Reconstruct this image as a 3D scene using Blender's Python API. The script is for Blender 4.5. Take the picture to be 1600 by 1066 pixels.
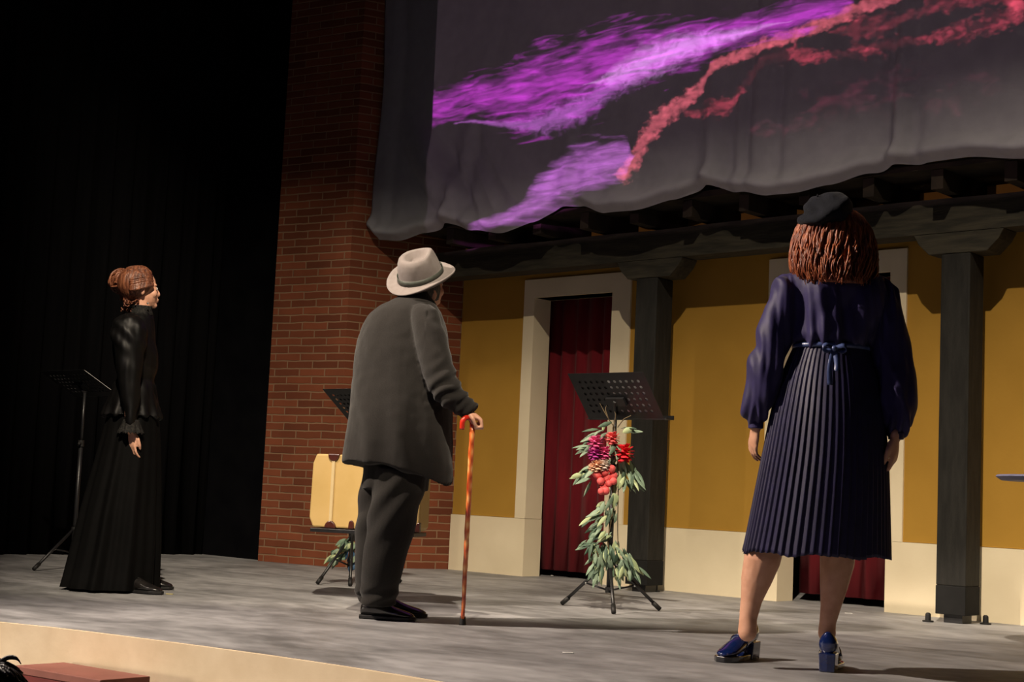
import bpy, bmesh, math, random
from math import sin, cos, pi, radians, sqrt, atan2, exp
from mathutils import Vector as V, Matrix, noise
from mathutils.kdtree import KDTree

for o in list(bpy.data.objects): bpy.data.objects.remove(o)
S = bpy.context.scene
COL = S.collection
random.seed(7)

# ------------------------------------------------------------------ camera
FPX, YAW, PITCH, ROLL, CH = 2324.9, radians(42.956), radians(5.768), radians(2.6175), 0.60
fw = V((-sin(YAW)*cos(PITCH), cos(YAW)*cos(PITCH), sin(PITCH)))
r0 = V((cos(YAW), sin(YAW), 0)); u0 = r0.cross(fw)
cr = r0*cos(ROLL)+u0*sin(ROLL); cu = -r0*sin(ROLL)+u0*cos(ROLL)
CP = V((0, 0, CH))
HF = V((-sin(YAW), cos(YAW), 0))          # horizontal forward
cam = bpy.data.objects.new('camera', bpy.data.cameras.new('camera')); COL.objects.link(cam)
cam.data.sensor_width = 36; cam.data.lens = FPX/1600*36; cam.data.clip_start = .05; cam.data.clip_end = 100
M3 = Matrix((cr, cu, -fw)).transposed()
cam.matrix_world = Matrix.Translation(CP) @ M3.to_4x4()
S.camera = cam

def ray(x, y): return (fw*FPX + cr*(x-800) - cu*(y-533)).normalized()
def gz(x, y, z=0.0):
    d = ray(x, y); return CP + d*((z-CH)/d.z)
def onY(x, y, Y):
    d = ray(x, y); return CP + d*(Y/d.y)

# ------------------------------------------------------------------ world, exposure
S.view_settings.view_transform = 'Standard'
try: S.view_settings.look = 'None'
except Exception: pass
S.view_settings.gamma = 1; S.view_settings.use_curve_mapping = False
S.view_settings.exposure = 0.0
wd = bpy.data.worlds.new('world'); S.world = wd; wd.use_nodes = True
wd.node_tree.nodes['Background'].inputs[0].default_value = (.9, .8, .75, 1)
wd.node_tree.nodes['Background'].inputs[1].default_value = 0.003

# ------------------------------------------------------------------ lights
def spot(name, loc, target, energy, color, angle, blend, radius):
    l = bpy.data.lights.new(name, 'SPOT'); l.energy = energy; l.color = color
    l.spot_size = radians(angle); l.spot_blend = blend; l.shadow_soft_size = radius
    o = bpy.data.objects.new(name, l); COL.objects.link(o); o.location = loc
    o.rotation_euler = (V(target)-V(loc)).to_track_quat('-Z', 'Y').to_euler()
    return o
def area(name, loc, target, energy, color, size):
    l = bpy.data.lights.new(name, 'AREA'); l.energy = energy; l.color = color; l.size = size
    o = bpy.data.objects.new(name, l); COL.objects.link(o); o.location = loc
    o.rotation_euler = (V(target)-V(loc)).to_track_quat('-Z', 'Y').to_euler()
    return o
WARM = (1.0, .84, .64)
def shutters(o, cuts):
    """framing shutters of a profile spot: each cut = (edge point, edge point, point kept lit, softness)"""
    l = o.data; l.use_nodes = True; T = l.node_tree; N = T.nodes; L = T.links; em = N['Emission']
    bpy.context.view_layer.update(); inv = o.matrix_world.to_3x3().inverted(); p0 = o.location.copy()
    tc = N.new('ShaderNodeTexCoord'); prev = None
    for P1, P2, K, soft in cuts:
        n = (V(P1)-p0).cross(V(P2)-p0).normalized()
        if n.dot(V(K)-p0) < 0: n = -n
        ln = inv @ n
        d = N.new('ShaderNodeVectorMath'); d.operation = 'DOT_PRODUCT'; d.inputs[1].default_value = ln; L.new(tc.outputs['Normal'], d.inputs[0])
        a = N.new('ShaderNodeMath'); a.operation = 'MULTIPLY_ADD'; a.inputs[1].default_value = 1/soft; a.inputs[2].default_value = .5; a.use_clamp = True; L.new(d.outputs['Value'], a.inputs[0])
        if prev is None: prev = a.outputs[0]
        else:
            m_ = N.new('ShaderNodeMath'); m_.operation = 'MULTIPLY'; L.new(prev, m_.inputs[0]); L.new(a.outputs[0], m_.inputs[1]); prev = m_.outputs[0]
    L.new(prev, em.inputs['Strength'])
    return o
KEY = spot('stage_light', (-.3, -.6, 8.5), (-5.8, 7.2, .6), 6800, WARM, 60, .6, .07)
shutters(KEY, [((-9.4, 5.4, 0), (-9.4, 5.4, 3), (-5, 7.2, 0), .06), ((-8, 7.24, 1.6), (-3, 7.24, 2.1), (-5, 7.2, 0), .15), ((-4.3, 5.8, 0), (-3.0, 7.0, 0), (-6, 7, 1), .03)])
SIDE = spot('stage_light', (-9.3, 5.0, 5.0), (-5.2, 7.3, .3), 230, WARM, 60, .6, .05)
shutters(SIDE, [((-8, 7.24, 2.3), (-3, 7.24, 2.3), (-5, 7.2, 0), .05)])
LOW = spot('stage_light', (-6.9, 0.4, 4.8), (-3.6, 4.8, 0), 3000, (1, .83, .68), 75, .5, .06)
shutters(LOW, [((-8, 7.9, .10), (-2, 7.9, .10), (-4, 5, 0), .03), ((-5.9, 4.4, 0), (-5.9, 4.4, 2), (-3, 5, 0), .2)])
WASH = spot('stage_light', (-6.8, -1.6, -.2), (-5.0, 3.2, -.4), 420, (1, .88, .72), 60, .5, .2)  # added spot below stage level, brightens only the stage front
shutters(WASH, [((-7, 2.7, -.005), (-3, 3.4, -.005), (-5, 3.2, -.5), .004)])
area('fill_light', (-3.5, -1.2, 2.4), (-5, 6, 1.6), 8, (.48, .36, 1.0), 1.2)
area('ambient_fill', (-3.5, -3.0, 4.5), (-5.5, 6, 1.5), 1.5, (1, .82, .6), 2.5)  # added soft area lamp giving general ambient brightness from the front
PROJ = V((-4.6, -1.0, 2.4))

# ------------------------------------------------------------------ node helpers
def newmat(name):
    m = bpy.data.materials.new(name); m.use_nodes = True
    return m, m.node_tree.nodes, m.node_tree.links, m.node_tree.nodes['Principled BSDF']
def setp(b, rough=.7, spec=.5, metal=0, sheen=0, coat=0):
    b.inputs['Roughness'].default_value = rough; b.inputs['Specular IOR Level'].default_value = spec
    b.inputs['Metallic'].default_value = metal; b.inputs['Sheen Weight'].default_value = sheen
    b.inputs['Coat Weight'].default_value = coat
def mat(name, c1, c2=None, scale=8, rough=.7, spec=.4, metal=0, sheen=0, coat=0, bump=0, bscale=None, stretch=(1, 1, 1), detail=5):
    m, N, L, b = newmat(name); setp(b, rough, spec, metal, sheen, coat)
    if c2 is None: c2 = tuple(x*.75 for x in c1)
    tc = N.new('ShaderNodeTexCoord'); mp = N.new('ShaderNodeMapping'); mp.inputs['Scale'].default_value = stretch
    L.new(tc.outputs['Object'], mp.inputs[0])
    n = N.new('ShaderNodeTexNoise'); n.inputs['Scale'].default_value = scale; n.inputs['Detail'].default_value = detail
    L.new(mp.outputs[0], n.inputs['Vector'])
    r = N.new('ShaderNodeValToRGB'); r.color_ramp.elements[0].position = .35; r.color_ramp.elements[1].position = .65
    r.color_ramp.elements[0].color = (*c2, 1); r.color_ramp.elements[1].color = (*c1, 1)
    L.new(n.outputs[0], r.inputs[0]); L.new(r.outputs[0], b.inputs['Base Color'])
    if bump:
        n2 = N.new('ShaderNodeTexNoise'); n2.inputs['Scale'].default_value = bscale or scale*6; n2.inputs['Detail'].default_value = 4
        L.new(mp.outputs[0], n2.inputs['Vector'])
        bp = N.new('ShaderNodeBump'); bp.inputs['Strength'].default_value = bump; bp.inputs['Distance'].default_value = .01
        L.new(n2.outputs[0], bp.inputs['Height']); L.new(bp.outputs[0], b.inputs['Normal'])
    return m

M = {}
M['yellow'] = mat('ochre_paint', (.43, .24, .038), (.39, .215, .033), 3, .85, .2, bump=.05, bscale=60)
M['cream'] = mat('cream_paint', (.80, .70, .50), (.74, .64, .45), 3, .85, .2, bump=.05, bscale=50)
M['fascia'] = mat('stage_front_paint', (.72, .59, .41), (.64, .51, .34), 6, .8, .2, bump=.1, bscale=30)
M['black'] = mat('black_masking', (.004, .004, .005), (.002, .002, .003), 4, .95, .05)
M['blackdrape'] = mat('black_drape', (.0022, .002, .0024), (.001, .001, .0014), 4, .95, .1, stretch=(8, 8, .5))
M['wood_dark'] = mat('dark_weathered_wood', (.019, .018, .0155), (.010, .0095, .008), 9, .75, .3, stretch=(4, 4, .6), bump=.25, bscale=40)
M['beam'] = mat('dark_beam_wood', (.05, .044, .030), (.024, .022, .016), 9, .8, .3, stretch=(.6, 4, 4), bump=.3, bscale=30)
M['post_foot'] = mat('black_post_foot', (.012, .012, .012), (.008, .008, .008), 9, .8, .2)
M['rafter'] = mat('rafter_wood', (.03, .022, .015), (.015, .012, .009), 9, .85, .2)
M['curtain'] = mat('red_curtain', (.20, .010, .018), (.13, .006, .012), 4, .85, .2, sheen=.1, stretch=(3, 3, .5))
M['metal'] = mat('black_metal', (.012, .012, .013), (.008, .008, .009), 20, .4, .5)
M['rubber'] = mat('black_rubber', (.012, .011, .011), (.007, .007, .007), 20, .6, .4)
M['steel'] = mat('steel', (.6, .6, .58), (.5, .5, .5), 20, .3, .5, metal=1)
M['brass'] = mat('brass', (.7, .5, .2), (.6, .4, .15), 20, .25, .5, metal=1)
M['skin'] = mat('skin', (.72, .40, .27), (.66, .34, .22), 12, .5, .4)
M['stocking'] = mat('stocking_skin', (.66, .36, .24), (.58, .30, .19), 25, .5, .35)
M['suit'] = mat('charcoal_wool', (.019, .017, .0155), (.0135, .012, .011), 260, .95, .15, sheen=.12, bump=.2, bscale=500)
M['trouser'] = mat('dark_wool_trouser', (.020, .018, .016), (.014, .0125, .011), 260, .95, .15, sheen=.1, bump=.2, bscale=500)
M['felt'] = mat('pale_grey_felt', (.20, .175, .165), (.175, .15, .14), 30, .95, .1, sheen=.1)
M['hatband'] = mat('grey_green_ribbon', (.055, .062, .05), (.04, .045, .036), 60, .5, .4)
M['shirt'] = mat('pale_shirt', (.55, .55, .75), (.5, .5, .7), 30, .8, .2)
M['leather'] = mat('black_leather', (.014, .012, .011), (.008, .007, .007), 30, .25, .6, coat=.3)
M['sock'] = mat('red_sock', (.20, .02, .012), (.14, .012, .01), 50, .9, .2)
M['velvet'] = mat('black_velvet', (.004, .0035, .0035), (.002, .002, .002), 30, .5, .22)
M['blackskirt'] = mat('black_satin_skirt', (.0018, .0016, .0016), (.001, .001, .001), 20, .8, .1)
M['lace'] = mat('black_lace', (.02, .018, .015), (.004, .004, .004), 90, .8, .3, bump=.6, bscale=120)
M['navy'] = mat('navy_satin', (.022, .015, .085), (.016, .011, .062), 20, .6, .4, sheen=.08, bump=.05)
M['navypleat'] = mat('navy_pleated', (.011, .008, .048), (.008, .006, .034), 20, .55, .4, sheen=.03)
M['ribbon'] = mat('blue_satin_ribbon', (.07, .10, .24), (.04, .06, .16), 40, .3, .6)
M['patent'] = mat('navy_patent', (.006, .016, .085), (.004, .010, .06), 20, .12, .7, coat=.8)
M['patentblack'] = mat('black_patent_sole', (.006, .006, .010), (.004, .004, .007), 20, .15, .6, coat=.5)
M['beret'] = mat('dark_navy_felt', (.006, .007, .012), (.004, .005, .008), 40, .9, .2, sheen=.04, bump=.3, bscale=90)
M['case'] = mat('tan_case', (.60, .41, .16), (.55, .37, .13), 6, .55, .35, bump=.05)
M['caseblue'] = mat('case_edge', (.66, .52, .28), (.60, .46, .24), 6, .55, .35)
M['guard'] = mat('brown_leather_guard', (.085, .02, .012), (.055, .014, .009), 30, .3, .6, coat=.3)
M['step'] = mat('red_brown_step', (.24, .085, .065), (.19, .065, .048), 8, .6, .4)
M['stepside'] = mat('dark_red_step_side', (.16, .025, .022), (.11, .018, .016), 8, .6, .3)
M['tabletop'] = mat('blue_grey_top', (.16, .16, .26), (.12, .12, .2), 8, .6, .3)
M['eye'] = mat('eye_white', (.7, .68, .65), (.6, .6, .55), 20, .2, .5)
M['hall'] = mat('hall_floor', (.03, .025, .02), (.02, .018, .015), 3, .8, .2)
M['tape'] = mat('yellow_tape', (.6, .5, .2), (.5, .42, .15), 20, .6, .3)
M['paper'] = mat('white_scrap', (.85, .84, .82), (.5, .5, .48), 20, .6, .3)
for k, c in dict(red=(.75, .015, .03), coral=(.80, .12, .12), pink=(.75, .10, .28), magenta=(.45, .04, .28), peach=(.85, .50, .33), white=(.8, .68, .6)).items():
    M['fl_'+k] = mat(k+'_petals', c, tuple(x*.7 for x in c), 60, .7, .3)
M['leaf'] = mat('eucalyptus_leaf', (.26, .34, .24), (.14, .22, .15), 14, .6, .35)
M['leafdark'] = mat('dark_leaf', (.09, .14, .09), (.05, .09, .06), 14, .6, .35)
M['leaflight'] = mat('light_leaf', (.42, .48, .26), (.30, .38, .2), 14, .6, .35)
M['leafblue'] = mat('blue_leaf', (.06, .12, .22), (.03, .08, .15), 14, .6, .35)
M['twig'] = mat('twig', (.12, .09, .05), (.08, .06, .035), 30, .8, .2)

def hairmat(name, c1, c2, c3):
    m, N, L, b = newmat(name); setp(b, .45, .5)
    tc = N.new('ShaderNodeTexCoord'); mp = N.new('ShaderNodeMapping'); mp.inputs['Scale'].default_value = (60, 60, 5)
    n = N.new('ShaderNodeTexNoise'); n.inputs['Scale'].default_value = 1.3; n.inputs['Detail'].default_value = 6; n.inputs['Distortion'].default_value = .5
    r = N.new('ShaderNodeValToRGB'); e = r.color_ramp.elements
    e[0].position = .3; e[0].color = (*c1, 1); e[1].position = .72; e[1].color = (*c3, 1); k = e.new(.5); k.color = (*c2, 1)
    L.new(tc.outputs['Object'], mp.inputs[0]); L.new(mp.outputs[0], n.inputs['Vector']); L.new(n.outputs[0], r.inputs[0]); L.new(r.outputs[0], b.inputs['Base Color'])
    bp = N.new('ShaderNodeBump'); bp.inputs['Strength'].default_value = .7; bp.inputs['Distance'].default_value = .01
    L.new(n.outputs[0], bp.inputs['Height']); L.new(bp.outputs[0], b.inputs['Normal'])
    return m
M['auburn'] = hairmat('auburn_hair', (.07, .014, .005), (.22, .05, .015), (.50, .15, .045))
M['brownhair'] = hairmat('brown_hair', (.05, .014, .008), (.14, .045, .02), (.30, .11, .05))
M['greyhair'] = hairmat('dark_grey_hair', (.03, .028, .026), (.06, .055, .05), (.1, .09, .085))
M['blackhair'] = hairmat('black_hair', (.006, .005, .005), (.012, .01, .009), (.03, .025, .02))

def floormat():
    m, N, L, b = newmat('worn_grey_stage_floor'); setp(b, .55, .35)
    tc = N.new('ShaderNodeTexCoord'); mp = N.new('ShaderNodeMapping')
    mp.inputs['Rotation'].default_value = (0, 0, -YAW*.75); mp.inputs['Scale'].default_value = (.75, 1.3, 1)
    L.new(tc.outputs['Object'], mp.inputs[0])
    n = N.new('ShaderNodeTexNoise'); n.inputs['Scale'].default_value = 1.5; n.inputs['Detail'].default_value = 9; n.inputs['Roughness'].default_value = .62; n.inputs['Distortion'].default_value = .8
    n2 = N.new('ShaderNodeTexNoise'); n2.inputs['Scale'].default_value = 9; n2.inputs['Detail'].default_value = 6
    L.new(mp.outputs[0], n.inputs['Vector']); L.new(mp.outputs[0], n2.inputs['Vector'])
    mx = N.new('ShaderNodeMath'); mx.operation = 'MULTIPLY_ADD'; mx.inputs[1].default_value = .35
    L.new(n2.outputs[0], mx.inputs[0]); L.new(n.outputs[0], mx.inputs[2])
    r = N.new('ShaderNodeValToRGB'); e = r.color_ramp.elements
    e[0].position = .50; e[0].color = (.135, .135, .137, 1); e[1].position = .86; e[1].color = (.38, .38, .39, 1)
    k = e.new(.66); k.color = (.235, .235, .24, 1)
    L.new(mx.outputs[0], r.inputs[0]); L.new(r.outputs[0], b.inputs['Base Color'])
    rr = N.new('ShaderNodeMapRange'); rr.inputs[3].default_value = .42; rr.inputs[4].default_value = .72
    L.new(n2.outputs[0], rr.inputs[0]); L.new(rr.outputs[0], b.inputs['Roughness'])
    bp = N.new('ShaderNodeBump'); bp.inputs['Strength'].default_value = .12; bp.inputs['Distance'].default_value = .01
    L.new(n2.outputs[0], bp.inputs['Height']); L.new(bp.outputs[0], b.inputs['Normal'])
    return m
M['floor'] = floormat()

def brickmat():
    m, N, L, b = newmat('red_brick'); setp(b, .9, .2)
    uv = N.new('ShaderNodeTexCoord')
    nz = N.new('ShaderNodeTexNoise'); nz.inputs['Scale'].default_value = 9; nz.inputs['Detail'].default_value = 3
    L.new(uv.outputs['UV'], nz.inputs['Vector'])
    sc = N.new('ShaderNodeVectorMath'); sc.operation = 'SCALE'; sc.inputs['Scale'].default_value = .012
    L.new(nz.outputs['Color'], sc.inputs[0])
    ad = N.new('ShaderNodeVectorMath'); L.new(uv.outputs['UV'], ad.inputs[0]); L.new(sc.outputs[0], ad.inputs[1])
    br = N.new('ShaderNodeTexBrick'); br.offset = .5; br.squash = 1
    br.inputs['Scale'].default_value = 1; br.inputs['Brick Width'].default_value = .235; br.inputs['Row Height'].default_value = .0577
    br.inputs['Mortar Size'].default_value = .0065; br.inputs['Mortar Smooth'].default_value = .45; br.inputs['Bias'].default_value = -.1
    br.inputs['Color1'].default_value = (.22, .065, .030, 1); br.inputs['Color2'].default_value = (.12, .036, .018, 1)
    br.inputs['Mortar'].default_value = (.26, .155, .09, 1)
    L.new(ad.outputs[0], br.inputs['Vector'])
    n2 = N.new('ShaderNodeTexNoise'); n2.inputs['Scale'].default_value = 3; n2.inputs['Detail'].default_value = 6
    L.new(uv.outputs['UV'], n2.inputs['Vector'])
    mr = N.new('ShaderNodeMapRange'); mr.inputs[3].default_value = .65; mr.inputs[4].default_value = 1.3; L.new(n2.outputs[0], mr.inputs[0])
    mu = N.new('ShaderNodeVectorMath'); mu.operation = 'SCALE'; L.new(br.outputs['Color'], mu.inputs[0]); L.new(mr.outputs[0], mu.inputs['Scale'])
    L.new(mu.outputs[0], b.inputs['Base Color'])
    bp = N.new('ShaderNodeBump'); bp.inputs['Strength'].default_value = .6; bp.inputs['Distance'].default_value = .008; bp.invert = True
    L.new(br.outputs['Fac'], bp.inputs['Height']); L.new(bp.outputs[0], b.inputs['Normal'])
    return m
M['brick'] = brickmat()
M['sheet'] = mat('grey_white_sheet', (.30, .30, .325), (.27, .27, .295), 12, .9, .15, bump=.05)

def canemat():
    m, N, L, b = newmat('burl_cane'); setp(b, .22, .6, coat=.4)
    tc = N.new('ShaderNodeTexCoord'); mp = N.new('ShaderNodeMapping'); mp.inputs['Scale'].default_value = (22, 22, 9)
    n = N.new('ShaderNodeTexVoronoi'); n.inputs['Scale'].default_value = 2.0
    r = N.new('ShaderNodeValToRGB'); e = r.color_ramp.elements
    e[0].position = .15; e[0].color = (1.0, .50, .17, 1); e[1].position = .85; e[1].color = (.38, .035, .010, 1); k = e.new(.45); k.color = (.78, .18, .04, 1)
    L.new(tc.outputs['Object'], mp.inputs[0]); L.new(mp.outputs[0], n.inputs['Vector']); L.new(n.outputs[0], r.inputs[0]); L.new(r.outputs[0], b.inputs['Base Color'])
    return m
M['cane'] = canemat()
M['canered'] = mat('red_lacquer', (.60, .03, .015), (.45, .02, .01), 20, .15, .7, coat=.6)

# ------------------------------------------------------------------ object helpers
def tag(o, label=None, cat=None, group=None, kind=None):
    if label: o['label'] = label
    if cat: o['category'] = cat
    if group: o['group'] = group
    if kind: o['kind'] = kind
    return o
def empty(name, loc, label, cat, group=None, rz=0):
    o = bpy.data.objects.new(name, None); COL.objects.link(o); o.location = loc; o.rotation_euler = (0, 0, rz); o.empty_display_size = .1
    return tag(o, label, cat, group)
def parent(o, p):
    if p is not None:
        bpy.context.view_layer.update()
        o.parent = p; o.matrix_parent_inverse = p.matrix_world.inverted()
def obj(name, bm, m, par=None, smooth=False, bevel=0):
    """link a bmesh (in world coordinates) as one mesh object whose origin sits at its own base"""
    bmesh.ops.recalc_face_normals(bm, faces=bm.faces)
    if smooth:
        for f in bm.faces: f.smooth = True
    me = bpy.data.meshes.new(name); bm.to_mesh(me); bm.free()
    return objm(name, me, m, par, bevel)
def objm(name, me, m, par=None, bevel=0):
    o = bpy.data.objects.new(name, me); COL.objects.link(o)
    for mm in (m if isinstance(m, (list, tuple)) else [m]): me.materials.append(M[mm] if isinstance(mm, str) else mm)
    if bevel:
        b = o.modifiers.new('bevel', 'BEVEL'); b.width = bevel; b.segments = 2; b.limit_method = 'ANGLE'
    parent(o, par)
    return o
def struct(name, bm, m, par=None, **k):
    o = obj(name, bm, m, par, **k)
    if par is None: o['kind'] = 'structure'
    return o
def box(bm, a, b, rot=None, piv=None):
    a, b = V(a), V(b); vs = []
    for x in (a.x, b.x):
        for y in (a.y, b.y):
            for z in (a.z, b.z): vs.append(V((x, y, z)))
    if rot is not None: vs = [rot @ (v-piv)+piv for v in vs]
    w = [bm.verts.new(v) for v in vs]
    for f in ((0, 1, 3, 2), (4, 6, 7, 5), (0, 4, 5, 1), (2, 3, 7, 6), (0, 2, 6, 4), (1, 5, 7, 3)): bm.faces.new([w[i] for i in f])
def obox(bm, c, ax, ay, az, hx, hy, hz):
    w = []
    for i in (-1, 1):
        for j in (-1, 1):
            for k in (-1, 1): w.append(bm.verts.new(V(c)+ax*hx*i+ay*hy*j+az*hz*k))
    for f in ((0, 1, 3, 2), (4, 6, 7, 5), (0, 4, 5, 1), (2, 3, 7, 6), (0, 2, 6, 4), (1, 5, 7, 3)): bm.faces.new([w[i] for i in f])
def prism(bm, pts, d):
    """polygon pts extruded by vector d"""
    a = [bm.verts.new(V(p)) for p in pts]; b = [bm.verts.new(V(p)+V(d)) for p in pts]
    bm.faces.new(a); bm.faces.new(b[::-1]); n = len(a)
    for i in range(n): bm.faces.new((a[i], b[i], b[(i+1) % n], a[(i+1) % n]))
def crom(pts, k):
    """Catmull-Rom resample; pts is a list of tuples of floats"""
    n = len(pts); out = []
    for i in range(n-1):
        p0 = pts[max(i-1, 0)]; p1 = pts[i]; p2 = pts[i+1]; p3 = pts[min(i+2, n-1)]
        for j in range(k):
            t = j/k
            out.append(tuple(.5*((2*b)+(-a+c)*t+(2*a-5*b+4*c-d)*t*t+(-a+3*b-3*c+d)*t**3) for a, b, c, d in zip(p0, p1, p2, p3)))
    out.append(tuple(pts[-1])); return out
def tube(bm, pts, rad, n=16, k=4, flat=1.0, flatdir=None, fold=None, caps=True):
    """round tube along smooth path; rad list; flat scales the section along one side"""
    if not isinstance(rad, (list, tuple)): rad = [rad]*len(pts)
    q = crom([(*p, r) for p, r in zip(pts, rad)], k) if k > 1 else [(*p, r) for p, r in zip(pts, rad)]
    P = [V(a[:3]) for a in q]; R_ = [a[3] for a in q]
    up = V(flatdir) if flatdir is not None else V((0.3, 0.2, 1))
    rings = []; prev = None
    for i, p in enumerate(P):
        t = (P[min(i+1, len(P)-1)]-P[max(i-1, 0)])
        t = t.normalized() if t.length > 1e-9 else V((0, 0, 1))
        if prev is None:
            s = t.cross(up)
            if s.length < .05: s = t.cross(V((1, 0, 0)))
            s.normalize()
        else:
            s = prev - t*prev.dot(t); s.normalize()
        prev = s; w = t.cross(s)
        ring = []
        for j in range(n):
            a = 2*pi*j/n; rr = R_[i]*(1+(fold(a, i/(len(P)-1)) if fold else 0))
            ring.append(bm.verts.new(p+s*cos(a)*rr+w*sin(a)*rr*flat))
        rings.append(ring)
    for i in range(len(rings)-1):
        for j in range(n): bm.faces.new((rings[i][j], rings[i][(j+1) % n], rings[i+1][(j+1) % n], rings[i+1][j]))
    if caps: bm.faces.new(rings[0][::-1]); bm.faces.new(rings[-1])
def ellip(bm, c, ax, ay, az, rx, ry, rz, seg=16, rg=10):
    c = V(c); top = bm.verts.new(c+az*rz); bot = bm.verts.new(c-az*rz); rings = []
    for i in range(1, rg):
        th = pi*i/rg
        rings.append([bm.verts.new(c+az*rz*cos(th)+ax*rx*sin(th)*cos(2*pi*j/seg)+ay*ry*sin(th)*sin(2*pi*j/seg)) for j in range(seg)])
    for j in range(seg):
        k = (j+1) % seg
        bm.faces.new((top, rings[0][j], rings[0][k])); bm.faces.new((bot, rings[-1][k], rings[-1][j]))
        for i in range(len(rings)-1): bm.faces.new((rings[i][j], rings[i+1][j], rings[i+1][k], rings[i][k]))
X3, Y3, Z3 = V((1, 0, 0)), V((0, 1, 0)), V((0, 0, 1))
def ball(bm, c, r, seg=12, rg=8): ellip(bm, c, X3, Y3, Z3, r, r, r, seg, rg)
def chain(bm, pts, rad, n=12):
    """tapered limb: closed tube with ball ends and joints, to be remeshed together"""
    for i in range(len(pts)-1): tube(bm, [V(pts[i]), V(pts[i+1])], [rad[i], rad[i+1]], n=n, k=1)
    for p, r in zip(pts, rad): ball(bm, p, r, n, 8)
def loft(bm, rings, n=64, kk=4, ax=None, ay=None, fold=None, cap=(True, True), power=2.0):
    """horizontal rings: (cx,cy,cz,half_along_ax,half_along_ay)"""
    ax = ax or X3; ay = ay or Y3
    q = crom(rings, kk) if kk > 1 else rings; R_ = []
    for i, (x, y, z, a, b) in enumerate(q):
        t = i/(len(q)-1); ring = []
        for j in range(n):
            th = 2*pi*j/n; c_, s_ = cos(th), sin(th)
            ex = (abs(c_)**(2/power))*(1 if c_ >= 0 else -1); ey = (abs(s_)**(2/power))*(1 if s_ >= 0 else -1)
            f = 1; dz = 0
            if fold:
                f, dz = fold(th, t)
            ring.append(bm.verts.new(V((x, y, z+dz))+ax*a*ex*f+ay*b*ey*f))
        R_.append(ring)
    for i in range(len(R_)-1):
        for j in range(n): bm.faces.new((R_[i][j], R_[i][(j+1) % n], R_[i+1][(j+1) % n], R_[i+1][j]))
    if cap[0]: bm.faces.new(R_[0][::-1])
    if cap[1]: bm.faces.new(R_[-1])
def fuse(bm, voxel=.006, smooth=4, disp=None):
    """merge overlapping closed pieces into one continuous surface"""
    bmesh.ops.recalc_face_normals(bm, faces=bm.faces)
    me = bpy.data.meshes.new('tmp'); bm.to_mesh(me); bm.free()
    o = bpy.data.objects.new('tmp', me); COL.objects.link(o)
    r = o.modifiers.new('r', 'REMESH'); r.mode = 'VOXEL'; r.voxel_size = voxel; r.use_smooth_shade = True
    s = o.modifiers.new('s', 'SMOOTH'); s.factor = .5; s.iterations = smooth
    dg = bpy.context.evaluated_depsgraph_get(); dg.update()
    out = bpy.data.meshes.new_from_object(o.evaluated_get(dg))
    bpy.data.objects.remove(o); bpy.data.meshes.remove(me)
    if disp:
        ns = [v.normal.copy() for v in out.vertices]
        for v, n_ in zip(out.vertices, ns): v.co += n_*disp(v.co, n_)
    for p in out.polygons: p.use_smooth = True
    return out

# ------------------------------------------------------------------ the setting
WY = 7.96                                     # plaster wall plane
# stage floor with its slightly curved front edge
front = [(-14.5, .9), (-9.0, 2.05), (-7.0, 2.60), (-6.0, 2.88), (-5.493, 3.017), (-5.081, 3.139), (-4.156, 3.30), (-3.33, 3.355), (-2.0, 3.33), (-.5, 3.2), (2.5, 2.8)]
fr = crom(front, 4)
bm = bmesh.new(); prism(bm, [V((x, y, -.06)) for x, y in fr]+[V((2.5, 9.6, -.06)), V((-14.5, 9.6, -.06))], (0, 0, .06))
struct('floor', bm, 'floor')
bm = bmesh.new()
prism(bm, [V((x, y-.02, -1.05)) for x, y in fr]+[V((x, y-.0005, -1.05)) for x, y in fr[::-1]], (0, 0, 1.0485))
struct('wall_front', bm, 'fascia')
bm = bmesh.new(); box(bm, (-16, -6, -1.15), (4, 9.6, -1.05)); struct('floor', bm, 'hall').name = 'floor_hall'

# plaster wall with two door openings
D1 = (-7.195, -6.467); D2 = (-5.076, -4.342); DH = 2.005; TOP = 5.4; TH = .16
def wallpieces(z0, z1, segs):
    bm = bmesh.new()
    for a, b in segs: box(bm, (a, WY, z0), (b, WY+TH, z1))
    return bm
XE = 1.6
bm = wallpieces(.412, TOP, [(-7.94, D1[0]), (D1[1], D2[0]), (D2[1], XE)])
for a, b in (D1, D2): box(bm, (a, WY, DH), (b, WY+TH, TOP))
bmesh.ops.remove_doubles(bm, verts=bm.verts, dist=1e-5)
struct('wall_back', bm, 'yellow')
bm = bmesh.new()
for a, b in ((-7.945, D1[0]), (D1[1], D2[0]), (D2[1], XE)): box(bm, (a, WY-.012, 0), (b, WY+TH+.01, .41))
struct('baseboard_back', bm, 'cream')
def doorframe(name, a, b, fl, fr_):
    bm = bmesh.new(); y0 = WY-.014; y1 = WY+TH+.005
    box(bm, (a-fl, y0, .411), (a+.002, y1, DH+.135)); box(bm, (b-.002, y0, .411), (b+fr_, y1, DH+.135)); box(bm, (a+.002, y0, DH), (b-.002, y1, DH+.135))
    struct(name, bm, 'cream')
doorframe('trim_1', *D1, .10, .16); doorframe('trim_2', *D2, .12, .105)
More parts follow.
